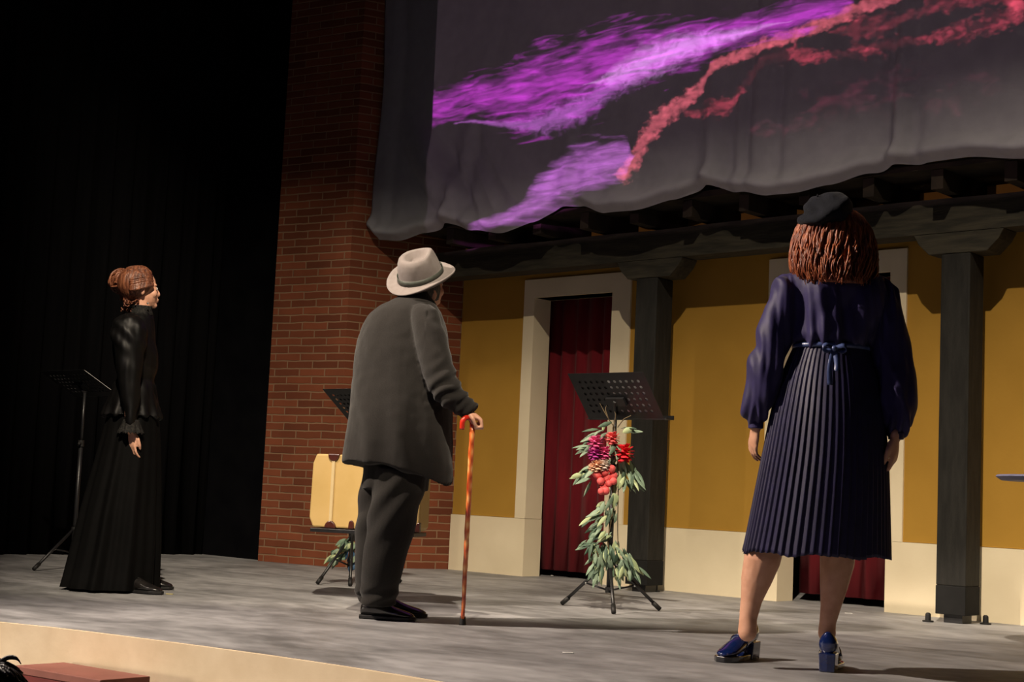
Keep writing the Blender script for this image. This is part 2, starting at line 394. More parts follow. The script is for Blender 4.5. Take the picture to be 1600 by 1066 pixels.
# blackness behind the openings and beside the stage
bm = bmesh.new(); box(bm, (-9.7, 9.45, 0), (XE, 9.55, TOP)); struct('wall_rear', bm, 'black')
bm = bmesh.new()
def drapeline(bm, p0, p1, z0, z1, amp=.03, wl=.16, th=.02, n=None, seed=0):
    p0, p1 = V(p0), V(p1); d = p1-p0; L_ = d.length; d.normalize(); nn = V((-d.y, d.x, 0)); n = n or int(L_/.02)
    cols = []
    for i in range(n+1):
        s = L_*i/n; col_ = []
        for z in (z0, z0+(z1-z0)*.33, z0+(z1-z0)*.66, z1):
            o_ = amp*(sin(2*pi*s/wl+.6*sin(s*3+seed)+z*.15)+.35*sin(2*pi*s/wl*1.7+seed))
            p = p0+d*s+nn*o_; col_.append((bm.verts.new((p.x, p.y, z)), bm.verts.new((p.x+nn.x*th, p.y+nn.y*th, z))))
        cols.append(col_)
    for i in range(n):
        for k in range(3):
            for q in (0, 1): bm.faces.new((cols[i][k][q], cols[i+1][k][q], cols[i+1][k+1][q], cols[i][k+1][q]))
        bm.faces.new((cols[i][0][0], cols[i][0][1], cols[i+1][0][1], cols[i+1][0][0]))
        bm.faces.new((cols[i][3][0], cols[i][3][1], cols[i+1][3][1], cols[i+1][3][0]))
    for c_ in (cols[0], cols[-1]):
        for k in range(3): bm.faces.new((c_[k][0], c_[k][1], c_[k+1][1], c_[k+1][0]))
drapeline(bm, (-9.72, 2.3, 0), (-9.72, 7.0, 0), 0, 6.2)
o = obj('side_curtain', bm, 'blackdrape', smooth=True); tag(o, 'black side curtain of the stage, hanging at the far left behind the woman in black', 'curtain')
bm = bmesh.new(); box(bm, (-9.9, 7.03, 0), (-8.955, 7.13, 6.2)); struct('wall_left', bm, 'black')

# brick pier: front face and angled return
A_, B_, C_ = V((-8.95, 6.95, 0)), V((-8.27, 7.10, 0)), V((-7.945, 7.975, 0))
bm = bmesh.new(); uvl = bm.loops.layers.uv.new('UVMap'); Zt = 6.2
def quad(a, b, u0_):
    vs = [bm.verts.new((a.x, a.y, 0)), bm.verts.new((b.x, b.y, 0)), bm.verts.new((b.x, b.y, Zt)), bm.verts.new((a.x, a.y, Zt))]
    f = bm.faces.new(vs); L_ = (b-a).length
    for lp, uv in zip(f.loops, ((u0_, 0), (u0_+L_, 0), (u0_+L_, Zt), (u0_, Zt))): lp[uvl].uv = uv
    return L_
E_ = V((-8.95, 8.1, 0)); F_ = V((-7.945, 8.1, 0))
l1 = quad(A_, B_, .06); quad(B_, C_, .02+l1); quad(C_, F_, 0); quad(F_, E_, 0); quad(E_, A_, 0)
bmesh.ops.remove_doubles(bm, verts=bm.verts, dist=1e-5)
f = bm.faces.new(sorted([v for v in bm.verts if v.co.z < .1], key=lambda v: atan2(v.co.y-7.6, v.co.x+8.4)))
f = bm.faces.new(sorted([v for v in bm.verts if v.co.z > 1], key=lambda v: atan2(v.co.y-7.6, v.co.x+8.4)))
struct('wall_brick', bm, 'brick')

# ------------------------------------------------------------------ porch: posts, corbels, beam, rafters
PY0, PW = 7.60, .172
def post(x0, label):
    e = empty('wooden_post', (x0+PW/2, PY0+PW/2, 0), label, 'post', 'dark porch posts')
    bm = bmesh.new(); box(bm, (x0, PY0, .20), (x0+PW, PY0+PW, 2.02)); obj('shaft', bm, 'wood_dark', e, bevel=.006)
    bm = bmesh.new(); box(bm, (x0-.001, PY0-.001, .045), (x0+PW+.001, PY0+PW+.001, .20)); obj('foot_block', bm, 'post_foot', e, bevel=.004)
    bm = bmesh.new(); box(bm, (x0+.035, PY0+.03, 0), (x0+PW-.03, PY0+PW-.03, .045)); obj('base_plate', bm, 'metal', e)
    bm = bmesh.new(); a = x0-.17; b = x0+PW+.19
    prism(bm, [(a, PY0, 2.14), (a+.03, PY0, 2.085), (a+.095, PY0, 2.022), (b-.095, PY0, 2.022), (b-.03, PY0, 2.085), (b, PY0, 2.14)], (0, PW, 0))
    obj('corbel', bm, 'beam', e, bevel=.005)
    return e
post(-5.99, 'dark wooden porch post between the left doorway and the flower-decked music stand')
post(-3.845, 'dark wooden porch post right of the woman in navy, beside the right edge')
bm = bmesh.new()
nx = 60; secs = []
for i in range(nx+1):
    x = -7.93+(XE+7.93)*i/nx; t = 2.335+.012*noise.noise(V((x*1.3, 3, 0))); ring = []
    for dy, z in ((0, 2.142), (PW, 2.142), (PW, t), (0, t)): ring.append(bm.verts.new((x, PY0+dy+.004*noise.noise(V((x*3, dy*9, z))), z)))
    secs.append(ring)
for i in range(nx):
    for j in range(4): bm.faces.new((secs[i][j], secs[i][(j+1) % 4], secs[i+1][(j+1) % 4], secs[i+1][j]))
bm.faces.new(secs[0]); bm.faces.new(secs[-1])
o = obj('porch_beam', bm, 'beam'); tag(o, 'long horizontal dark timber beam carried by the two porch posts', 'beam')
bm = bmesh.new(); box(bm, (-7.935, WY-.10, 2.215), (XE, WY-.0135, 2.350)); o = obj('shade_strip', bm, 'rafter'); tag(o, 'added dark strip standing in for shade along the top of the yellow wall under the rafters', 'beam')  # dark box added so the wall behind the beam reads as shaded
x = -7.6
rl = 'dark porch rafter end in the shadow under the hanging sheet'
while x < -2.6:
    bm = bmesh.new(); box(bm, (x, 7.42, 2.352), (x+.07, WY-.003, 2.46)); o = obj('rafter', bm, 'rafter')
    tag(o, rl, 'rafter', 'porch rafters'); x += .42
bm = bmesh.new(); box(bm, (-7.93, 7.40, 2.463), (XE, WY-.002, 2.50)); o = obj('porch_roof', bm, 'rafter'); o['kind'] = 'structure'; o.name = 'ceiling_porch'

# ------------------------------------------------------------------ door curtains
def doorcurtain(x0, x1, label, seed):
    bm = bmesh.new(); drapeline(bm, (x0, 8.26, 0), (x1, 8.26, 0), .045, 2.4, .018, .13, .008, seed=seed)
    o = obj('door_curtain', bm, 'curtain', smooth=True); tag(o, label, 'curtain', 'red doorway curtains')
doorcurtain(-7.36, -6.35, 'dark red curtain filling the left doorway, beside the elderly man', 1)
doorcurtain(-5.12, -4.20, 'dark red curtain in the doorway behind the legs of the woman in navy', 2)

# ------------------------------------------------------------------ hanging sheet
SY = 7.24
hem = [(-8.19, 2.46), (-8.12, 2.40), (-7.95, 2.385), (-7.72, 2.43), (-7.50, 2.478), (-7.25, 2.41), (-6.97, 2.368), (-6.70, 2.42), (-6.44, 2.498), (-6.28, 2.49), (-6.05, 2.42), (-5.80, 2.41),
       (-5.5, 2.45), (-5.25, 2.51), (-5.02, 2.45), (-4.80, 2.405), (-4.63, 2.40), (-4.4, 2.425), (-4.15, 2.47), (-3.98, 2.492), (-3.6, 2.49), (-3.22, 2.44), (-2.8, 2.40), (-2.3, 2.47), (-1.9, 2.42)]
gath = [(-7.50, 1.0), (-6.40, .5), (-5.22, 1.0), (-3.98, 1.0), (-2.3, 1)]
def lerp(tab, x):
    for (a, b), (c, d) in zip(tab, tab[1:]):
        if x <= c:
            t = min(max((x-a)/(c-a), 0), 1); t = t*t*(3-2*t); return b+(d-b)*t
    return tab[-1][1]
def sheetY(x, z, zb):
    h = z-zb; y = 0
    for gx, w in gath:
        dx = x-gx; lean = dx-.25*h*(1 if gx < -6.8 else .05)
        y += -w*.045*exp(-(lean/.05)**2)*exp(-h/.55)+w*.035*exp(-((lean-.11)/.05)**2)*exp(-h/.6)
        y += w*.03*exp(-((lean+.12)/.06)**2)*exp(-h/.4)
    for cx_, s, a in ((-7.30, -.75, .055), (-7.12, -.85, .048), (-6.9, -.9, .030), (-5.75, -.55, .012), (-3.2, .9, .018), (-3.0, .9, .014)):   # diagonal swags
        c_ = cx_+s*(h-.0)*(1-.25*h); y += a*sin(min(max((x-c_)/.07, -pi), pi))*exp(-((h-.38)/.38)**2)
    for cx_, a in ((-4.95, .034), (-4.72, .024), (-5.05, .02), (-4.02, .034), (-8.0, .01), (-2.6, .02)):                     # long vertical folds
        y += a*exp(-((x-cx_+.02*sin(z*3))/.045)**2)*(1 if h > .1 else h/.1)
    y += .012*sin(x*1.7+.4*z)+.012*sin(x*5.1+z*1.2)*exp(-h/1.5)
    y += -.05*exp(-((h-.05)/.06)**2)+.05*exp(-(h/.03)**2)                                                                # hem roll
    return SY+y+.07*min(max((x+8.1)/.6, 0), 1)
bm = bmesh.new(); nx, nz = 520, 130; g = []
for i in range(nx+1):
    x = -8.19+6.3*i/nx; zb = lerp(hem, x); c_ = []
    for j in range(nz+1):
        t = (j/nz)**1.5; z = zb+(4.9-zb)*t
        edge = .02*sin(z*4)*exp(-(x+8.19)/.05)
        c_.append(bm.verts.new((x+edge, min(sheetY(x, z, zb), 7.40), z)))
    g.append(c_)
for i in range(nx):
    for j in range(nz): bm.faces.new((g[i][j], g[i+1][j], g[i+1][j+1], g[i][j+1]))
o = obj('backdrop_sheet', bm, 'sheet', smooth=True); sd = o.modifiers.new('thickness', 'SOLIDIFY'); sd.thickness = .003
tag(o, 'large wrinkled pale cloth sheet hanging over the porch with the projected purple clouds', 'sheet')

# ------------------------------------------------------------------ projector light (throws the cloud picture on the sheet)
def projector():
    l = bpy.data.lights.new('projector_light', 'SPOT'); l.energy = 1; l.spot_size = radians(75); l.spot_blend = 0; l.shadow_soft_size = .004
    o = bpy.data.objects.new('projector_light', l); COL.objects.link(o); o.location = PROJ
    o.rotation_euler = (pi/2, 0, 0)                 # looks along +Y; local x = X, local y = Z
    l.use_nodes = True; T = l.node_tree; N = T.nodes; L = T.links; em = N['Emission']
    def m(op, a, b=None, c=None, clamp=False):
        n = N.new('ShaderNodeMath'); n.operation = op; n.use_clamp = clamp
        for i, v in enumerate((a, b, c)):
            if v is None: continue
            if isinstance(v, (int, float)): n.inputs[i].default_value = v
            else: L.new(v, n.inputs[i])
        return n.outputs[0]
    tc = N.new('ShaderNodeTexCoord'); sp = N.new('ShaderNodeSeparateXYZ'); L.new(tc.outputs['Normal'], sp.inputs[0])
    D = SY-PROJ.y
    az = m('ABSOLUTE', sp.outputs[2])
    u = m('ADD', m('MULTIPLY', m('DIVIDE', sp.outputs[0], az), D), PROJ.x)      # world X on the sheet
    v = m('ADD', m('MULTIPLY', m('DIVIDE', sp.outputs[1], az), D), PROJ.z)      # world Z on the sheet
    cb = N.new('ShaderNodeCombineXYZ'); L.new(u, cb.inputs[0]); L.new(v, cb.inputs[1])
    def noi(scale, detail=6, stretch=(1, 1), seed=0, rot=0, dist=0, rough=.6):
        mp = N.new('ShaderNodeMapping'); mp.inputs['Scale'].default_value = (stretch[0], stretch[1], 1); mp.inputs['Rotation'].default_value = (0, 0, rot)
        mp.inputs['Location'].default_value = (seed*3.7, seed*1.3, seed)
        L.new(cb.outputs[0], mp.inputs[0]); n = N.new('ShaderNodeTexNoise'); n.inputs['Scale'].default_value = scale; n.inputs['Detail'].default_value = detail
        n.inputs['Distortion'].default_value = dist; n.inputs['Roughness'].default_value = rough
        L.new(mp.outputs[0], n.inputs['Vector']); return n.outputs[0]
    U0, U1 = -7.75, -3.0
    un = m('DIVIDE', m('SUBTRACT', u, U0), U1-U0, clamp=True)
    def curve(pts, lo, hi):
        """float curve through world (X, value) points"""
        n = N.new('ShaderNodeFloatCurve'); c = n.mapping.curves[0]; ps = [((x-U0)/(U1-U0), (y-lo)/(hi-lo)) for x, y in pts]
        if ps[0][0] > 0: ps = [(0, ps[0][1])]+ps
        if ps[-1][0] < 1: ps = ps+[(1, ps[-1][1])]
        while len(c.points) < len(ps): c.points.new(.5, .5)
        for p, q in zip(c.points, ps): p.location = q; p.handle_type = 'AUTO_CLAMPED'
        n.mapping.update(); L.new(un, n.inputs['Value'])
        return m('ADD', m('MULTIPLY', n.outputs[0], hi-lo), lo)
    def band(pts, wid, nse, amp, soft=.5):
        """mask of a ragged band: pts=(px x, px y) centre line, wid=(px x, half width m)"""
        c = [(onY(x, y, SY).x, onY(x, y, SY).z) for x, y in pts]; w = [(onY(x, 150, SY).x, s) for x, s in wid]
        cv = curve(c, 2.0, 4.4); wv = curve(w, 0, .6)
        d = m('DIVIDE', m('ABSOLUTE', m('SUBTRACT', v, cv)), m('MAXIMUM', wv, .004))
        q = m('SUBTRACT', m('ADD', 1, m('MULTIPLY', m('SUBTRACT', nse, .5), amp)), d)
        xs = [onY(x, 150, SY).x for x, _ in wid]; e0 = m('DIVIDE', m('SUBTRACT', u, xs[0]), .03, clamp=True); e1 = m('DIVIDE', m('SUBTRACT', xs[-1], u), .03, clamp=True)
        return m('MULTIPLY', m('MULTIPLY', m('DIVIDE', q, soft, clamp=True), e0), e1)
    fine = noi(11, 8, (1, 1.6), 1, rot=-.35, dist=.6, rough=.65); streak = noi(5, 8, (.7, 4.5), 2, rot=-.40, dist=.5, rough=.62)
    blob = noi(16, 5, (1, 1.4), 3, rough=.55); big = noi(3, 4, (1, 1.5), 4)
    p1 = band([(660, 172), (720, 150), (780, 145), (850, 130), (900, 118), (950, 95), (1000, 78), (1060, 72), (1120, 52), (1180, 40), (1240, 22), (1310, -4), (1420, -60)],
              [(660, .14), (730, .16), (850, .30), (900, .30), (1000, .20), (1060, .18), (1120, .12), (1250, .10), (1320, .08)], streak, 2.4, .9)
    p1b = band([(700, 190), (830, 190), (900, 165), (960, 125), (1010, 95), (1100, 60)], [(700, .01), (800, .05), (850, .12), (950, .13), (1050, .12), (1130, .05), (1180, .002)], fine, 2.0, .8)
    p2 = band([(690, 372), (740, 352), (800, 330), (840, 300), (880, 272), (930, 255), (975, 245), (1020, 225)],
              [(700, .03), (760, .05), (810, .08), (840, .18), (900, .19), (950, .17), (975, .14), (990, .003)], streak, 1.5, .7)
    r1 = band([(960, 270), (990, 235), (1010, 200), (1050, 165), (1085, 135), (1110, 100), (1150, 82), (1200, 62), (1260, 42), (1310, 20), (1350, 2), (1420, -20)],
              [(955, .002), (975, .10), (1000, .11), (1040, .085), (1080, .06), (1120, .045), (1200, .05), (1300, .05), (1400, .05)], blob, 2.2, .6)
    r2 = band([(1060, 175), (1120, 165), (1160, 120), (1200, 85), (1260, 85), (1340, 75), (1400, 62), (1450, 55), (1500, 45), (1560, 20), (1620, 0)],
              [(1060, .03), (1120, .07), (1160, .05), (1240, .06), (1300, .03), (1350, .06), (1420, .03), (1500, .07), (1600, .08)], blob, 3.2, .8)
    r3 = band([(1300, 45), (1350, 40), (1440, 10), (1520, -10), (1600, 4)], [(1280, .01), (1345, .10), (1400, .03), (1450, .05), (1600, .06)], blob, 3.2, .8)
    r4 = band([(1150, 205), (1250, 172), (1330, 140), (1400, 135), (1480, 140), (1560, 120)], [(1120, .02), (1250, .12), (1350, .14), (1400, .12), (1480, .12), (1590, .05)], blob, 3.0, 1.4)
    patch = m('MULTIPLY', m('SUBTRACT', noi(5.5, 4, (1, 1.5), 7), .46), 9, clamp=True); patch2 = m('MULTIPLY', m('SUBTRACT', noi(4.5, 4, (1, 1.8), 9), .47), 8, clamp=True)
    r2 = m('MULTIPLY', r2, m('ADD', .12, m('MULTIPLY', patch, .9))); r3 = m('MULTIPLY', r3, m('ADD', .3, m('MULTIPLY', patch, .7))); r4 = m('MULTIPLY', r4, patch2)
    def addc(mask, col, prev=None):
        n = N.new('ShaderNodeVectorMath'); n.operation = 'SCALE'; n.inputs[0].default_value = col; L.new(mask, n.inputs['Scale'])
        if prev is None: return n.outputs[0]
        a = N.new('ShaderNodeVectorMath'); L.new(n.outputs[0], a.inputs[0]); L.new(prev, a.inputs[1]); return a.outputs[0]
    base = m('ADD', .7, m('MULTIPLY', big, .6))
    c = addc(base, (.034, .022, .026))
    tex = m('ADD', .25, m('MULTIPLY', m('POWER', streak, 2.2), 3.6))
    c = addc(m('MULTIPLY', p1, tex), (.50, .03, .50), c)
    c = addc(m('MULTIPLY', m('POWER', p1b, 1.5), m('ADD', .4, m('MULTIPLY', fine, 1.2))), (.40, .10, .44), c)
    core = band([(930, 125), (960, 112), (1000, 95), (1040, 78), (1110, 60), (1180, 40)], [(900, .002), (960, .10), (1010, .15), (1050, .12), (1110, .07), (1180, .02), (1230, .002)], fine, 1.4, 1.0)
    c = addc(core, (.40, .26, .40), c)
    c = addc(m('MULTIPLY', p2, tex), (.44, .10, .50), c)
    c = addc(m('MULTIPLY', p2, m('POWER', fine, 2)), (.30, .12, .25), c)
    rt = m('ADD', .35, m('MULTIPLY', m('POWER', blob, 2), 2.6))
    notp = m('SUBTRACT', 1, m('MULTIPLY', p1, .7))
    c = addc(m('MULTIPLY', m('MULTIPLY', r1, rt), notp), (.62, .10, .13), c)
    c = addc(m('MULTIPLY', m('MULTIPLY', r2, rt), notp), (.40, .035, .06), c)
    c = addc(m('MULTIPLY', m('MULTIPLY', r3, rt), notp), (.40, .035, .06), c)
    c = addc(m('MULTIPLY', r4, .5), (.22, .03, .06), c)
    # picture frame: left edge of the projection, hem and top
    left = m('DIVIDE', m('SUBTRACT', u, onY(669, 170, SY).x), .012, clamp=True)
    low = m('DIVIDE', m('SUBTRACT', v, 2.30), .02, clamp=True)
    zpos = m('GREATER_THAN', m('ABSOLUTE', sp.outputs[2]), .05)
    msk = m('MULTIPLY', m('MULTIPLY', left, low), zpos)
    fin = N.new('ShaderNodeVectorMath'); fin.operation = 'SCALE'; L.new(c, fin.inputs[0]); L.new(msk, fin.inputs['Scale'])
    L.new(fin.outputs[0], em.inputs['Color']); em.inputs['Strength'].default_value = 1
    l.energy = 6000
    return o
projector()

# ------------------------------------------------------------------ person frame: pixel -> point on the upright plane through the feet
class Frame:
    def __init__(s, B): s.B = V(B)
    def at(s, x, y, dd=0.0):
        d = ray(x, y); t = ((s.B-CP).dot(HF)+dd)/d.dot(HF); return CP+d*t
    def ppm(s, p): return FPX/((V(p)-CP).dot(fw))
    def r(s, px): return px/s.ppm(s.B)
    def ring(s, xl, xr, y, dh, dd=0.0):
        p = s.at((xl+xr)/2, y, dd); return (p.x, p.y, p.z, (xr-xl)/2/s.ppm(p), dh)
    def pts(s, L_): return [s.at(*((q[0], q[1]) if len(q) < 4 else (q[0], q[1], q[3]))) for q in L_]
    def rad(s, L_): return [q[2]/s.ppm(s.B) for q in L_]
    def limb(s, bm, L_, n=16): chain(bm, s.pts(L_), s.rad(L_), n)
    def tube(s, bm, L_, **k): tube(bm, s.pts(L_), s.rad(L_), **k)

def basis(F, U):
    F = V(F).normalized(); U = V(U); U = (U-F*U.dot(F)).normalized(); return F, U, F.cross(U)      # forward, up, right
def head(bm, c, F, U, s=1.0, female=False):
    """cranium, face, jaw, nose, lips, ears, brows, neck stub are added by the caller"""
    F, U, Rr = basis(F, U); c = V(c)
    def P(f, r, u): return c+F*f*s+Rr*r*s+U*u*s
    ellip(bm, P(-.012, 0, .022), F, Rr, U, .098*s, .076*s, .098*s)
    ellip(bm, P(.028, 0, -.028), F, Rr, U, .064*s, .060*s, .082*s)
    ellip(bm, P(.040, 0, -.078), F, Rr, U, .040*s, .038*s, .030*s)             # jaw
    ellip(bm, P(.070, 0, -.092), F, Rr, U, .018*s, .018*s, .016*s)             # chin
    tube(bm, [P(.078, 0, .012), P(.090, 0, -.012), P(.099, 0, -.032)], [.008*s, .009*s, .011*s], n=10, k=2)   # nose
    ball(bm, P(.097, 0, -.033), .0105*s)
    for q in (-1, 1):
        ball(bm, P(.088, .010*q, -.037), .008*s)
        ellip(bm, P(.070, .030*q, .018), F, Rr, U, .016*s, .022*s, .007*s)      # brow
        ellip(bm, P(.060, .038*q, -.030), F, Rr, U, .022*s, .022*s, .024*s)     # cheek
        ellip(bm, P(-.008, .079*q, -.012), (F+Rr*q*.5).normalized(), U, (Rr*q-F*.5).normalized(), .018*s, .031*s, .008*s)  # ear
        ellip(bm, P(.074, .029*q, -.001), F, Rr, U, .012*s, .015*s, .008*s)     # eyelid mound
    ellip(bm, P(.088, 0, -.060), F, Rr, U, .011*s, .022*s, .0055*s)            # upper lip
    ellip(bm, P(.086, 0, -.069), F, Rr, U, .011*s, .018*s, .0055*s)            # lower lip
    return P
def eyes(P, s, par):
    for q in (-1, 1):
        bm = bmesh.new(); ball(bm, P(.0795, .029*q, -.002), .0095*s, 12, 8); obj('eye', bm, 'eye', par, smooth=True)
def hand(bm, w, D, N, s=1.0, curl=(.3, .35, .4, .45), side=1, thumb=.5, spread=1.0):
    """wrist w, direction D to the fingers, palm normal N (fingers curl towards it), side=+1/-1 which side carries the thumb"""
    D = V(D).normalized(); N = V(N); N = (N-D*N.dot(D)).normalized(); Sd = D.cross(N)*side; w = V(w)
    ellip(bm, w+D*.045*s, Sd, N, D, .036*s, .015*s, .055*s)
    ellip(bm, w+D*.070*s, Sd, N, D, .040*s, .0125*s, .028*s)
    ellip(bm, w+D*.035*s+Sd*.022*s+N*.006*s, Sd, N, D, .018*s, .014*s, .032*s)
    ellip(bm, w, Sd, N, D, .026*s, .019*s, .03*s)
    for k, (o_, L_, rr) in enumerate(((.029, .074, .0088), (.0095, .082, .0090), (-.010, .076, .0086), (-.029, .060, .0076))):
        p = w+D*(.088-.004*abs(k-1))*s+Sd*o_*s; a = curl[k]*.55; pts = [p-D*.02*s, p]; ang = a; rad = [rr*s, rr*s]
        for seg, fr_ in enumerate((.46, .30, .24)):
            d = D*cos(ang)+N*sin(ang)+Sd*(o_*2.2*spread*max(0, 1-ang)); d.normalize(); p = p+d*L_*fr_*s; pts.append(p); rad.append(rr*s*(1-.10*(seg+1))); ang += curl[k]*(1.1 if seg == 0 else .8)
        chain(bm, pts, rad, 10)
    p = w+D*.025*s+Sd*.028*s+N*.008*s; d = (D*.75+Sd*.6+N*.3*thumb).normalized(); pts = [p, p+d*.030*s]; d2 = (D*.9+Sd*(.25-.5*thumb)+N*.6*thumb).normalized()
    pts += [pts[-1]+d2*.030*s]; d3 = (D*.9+Sd*(.0-.7*thumb)+N*.8*thumb).normalized(); pts += [pts[-1]+d3*.024*s]
    chain(bm, pts, [.013*s, .0105*s, .0095*s, .0075*s], 10)

def nz(p, sc, st=(1, 1, 1)): return noise.noise(V((p.x*st[0], p.y*st[1], p.z*st[2]))*sc)
def locks(bm, surf, n, r, wave=.006, seed=1, k=5, kk=3):
    """hair strands: surf(u, t) gives a point; u in 0..1 round the head, t in 0..1 root to tip"""
    rd = random.Random(seed)
    for i in range(n):
        u = (i+rd.random()*.9)/n; ph = rd.random()*6.28; fq = rd.uniform(1.5, 3.2); tip = rd.uniform(.90, 1.04); pts = []; rad = []; du = rd.uniform(-.02, .02)
        for j in range(k+1):
            t = tip*j/k; p = surf(u+du*t, t); c_ = surf(.5, .45)
            p = p+V((sin(ph+fq*t*6.28), cos(ph+fq*t*6.28), sin(ph*2+fq*t*5)*.5))*wave*(.3+t)
            pts.append(p); rad.append(r*(1.0-.75*max(0, t-.55)/.5)*rd.uniform(.85, 1.15))
        tube(bm, pts, rad, n=6, k=kk)

def shoe(par, heel, d, L_=.28, w=.05, m='leather'):
    """man's lace-up shoe lying on the floor"""
    d = V((d[0], d[1], 0)).normalized(); s = V((-d.y, d.x, 0)); heel = V((heel[0], heel[1], 0))
    bm = bmesh.new(); rings = []
    for x, hw, h, z0 in ((0, .010, .05, .02), (.03, .032, .082, .012), (.12, .036, .088, .012), (.28, .036, .092, .010), (.42, .038, .082, .008), (.60, .045, .060, .008), (.78, .047, .048, .008), (.92, .036, .038, .010), (1.0, .012, .026, .014)):
        ring = []
        for j in range(16):
            a = 2*pi*j/16; y = cos(a)*hw*w/.05; z = z0+(h-z0)/2+(h-z0)/2*sin(a)*(1 if sin(a) > 0 else 1)
            if sin(a) > 0: y *= 1-.35*sin(a)**2
            ring.append(bm.verts.new(heel+d*x*L_+s*y+Z3*z))
        rings.append(ring)
    for a, b in zip(rings, rings[1:]):
        for j in range(16): bm.faces.new((a[j], a[(j+1) % 16], b[(j+1) % 16], b[j]))
    bm.faces.new(rings[0]); bm.faces.new(rings[-1])
    up = obj('shoe', bm, m, par, smooth=True); sb = up.modifiers.new('s', 'SUBSURF'); sb.levels = 1; sb.render_levels = 2
    bm = bmesh.new(); o_ = []
    for x, hw in ((-.01, .014), (.02, .034), (.12, .038), (.3, .037), (.42, .038), (.6, .047), (.78, .049), (.93, .038), (1.02, .014)): o_.append((x*L_, hw*w/.05))
    poly = [heel+d*x+s*y for x, y in o_]+[heel+d*x-s*y for x, y in o_[::-1]]
    prism(bm, [p+Z3*.004 for p in poly], Z3*.014)
    he = [p for p in [heel+d*x+s*y for x, y in o_[:3]]+[heel+d*x-s*y for x, y in o_[:3][::-1]]]
    prism(bm, [p+Z3*.0005 for p in he], Z3*.012)
    obj('sole', bm, 'rubber', up, bevel=.002)
    bm = bmesh.new()
    for q in range(4):
        c_ = heel+d*(.36+.065*q)*L_+Z3*(.088-.011*q); tube(bm, [c_-s*.017, c_+Z3*.003, c_+s*.017], .0022, n=6, k=2)
    obj('laces', bm, 'rubber', up, smooth=True)
    return up

# ================================================================== WOMAN IN NAVY (right foreground, seen from behind)
A = Frame(gz(1262, 1047)); at = A.at
wr = empty('person', A.B, 'woman seen from behind in a navy pleated dress and dark beret, standing at right', 'person', 'performers on the stage')
HW = at(1296, 362, .02); Fh = HF*.96+r0*-.1+Z3*.16
bm = bmesh.new(); Pw = head(bm, HW, Fh, Z3-HF*.15, .98, True)
chain(bm, [at(1298, 385, .01), at(1303, 420, .01), at(1304, 446, .02)], [.054, .05, .05], 16)
A.limb(bm, [(1304, 462, 36, .02), (1302, 500, 38, .02), (1300, 540, 36, .0), (1297, 590, 46, .01), (1290, 650, 48, .01)], 20)
for L_ in ([(1232, 448, 18, 0), (1205, 520, 15, 0), (1188, 590, 13, 0.0), (1182, 640, 10, .01), (1181, 668, 9, .02)],
           [(1374, 448, 18, 0), (1392, 530, 15, 0), (1402, 600, 11, -.02), (1400, 650, 8, -.045), (1400, 684, 8, -.06)]): A.limb(bm, L_)
hand(bm, at(1181, 668, .02), -Z3+HF*.55+r0*-.04, r0*.9+HF*.3, .92, (.35, .35, .4, .45), side=-1, thumb=.3)
hand(bm, at(1399, 683, -.07), -Z3*.97-r0*.03+HF*.10, -r0*.85+HF*.45, 1.0, (.55, .75, .85, .95), side=-1, thumb=.35, spread=1.7)
# legs (tapered, joined to the feet)
A.limb(bm, [(1262, 690, 44, .02), (1228, 780, 32, .01), (1203, 835, 27, 0), (1191, 874, 29, -.01), (1182, 905, 24.5, 0), (1174, 938, 17, 0), (1169, 966, 14, -.005), (1168, 988, 15, -.01)])
A.limb(bm, [(1325, 690, 44, .0), (1318, 780, 36, 0), (1311, 840, 29, 0), (1308, 880, 27, .0), (1303, 915, 22, .0), (1298, 948, 16, 0), (1293, 974, 13, 0), (1292, 990, 14, 0)])
hl = gz(1176, 1029); tl = gz(1114, 1037); dl = (tl-hl).normalized()
hr = gz(1292, 1051); dr = (HF*.95+r0*.30).normalized()
LF = .25
for h_, d_ in ((hl, dl), (hr, dr)):
    chain(bm, [h_+d_*.022+Z3*.11, h_+d_*.06+Z3*.085, h_+d_*.12+Z3*.055, h_+d_*.18+Z3*.035, h_+d_*.205+Z3*.032], [.021, .024, .026, .022, .016], 12)
body = objm('body', fuse(bm, .0045, 5), 'stocking', wr)
eyes(Pw, .98, wr)

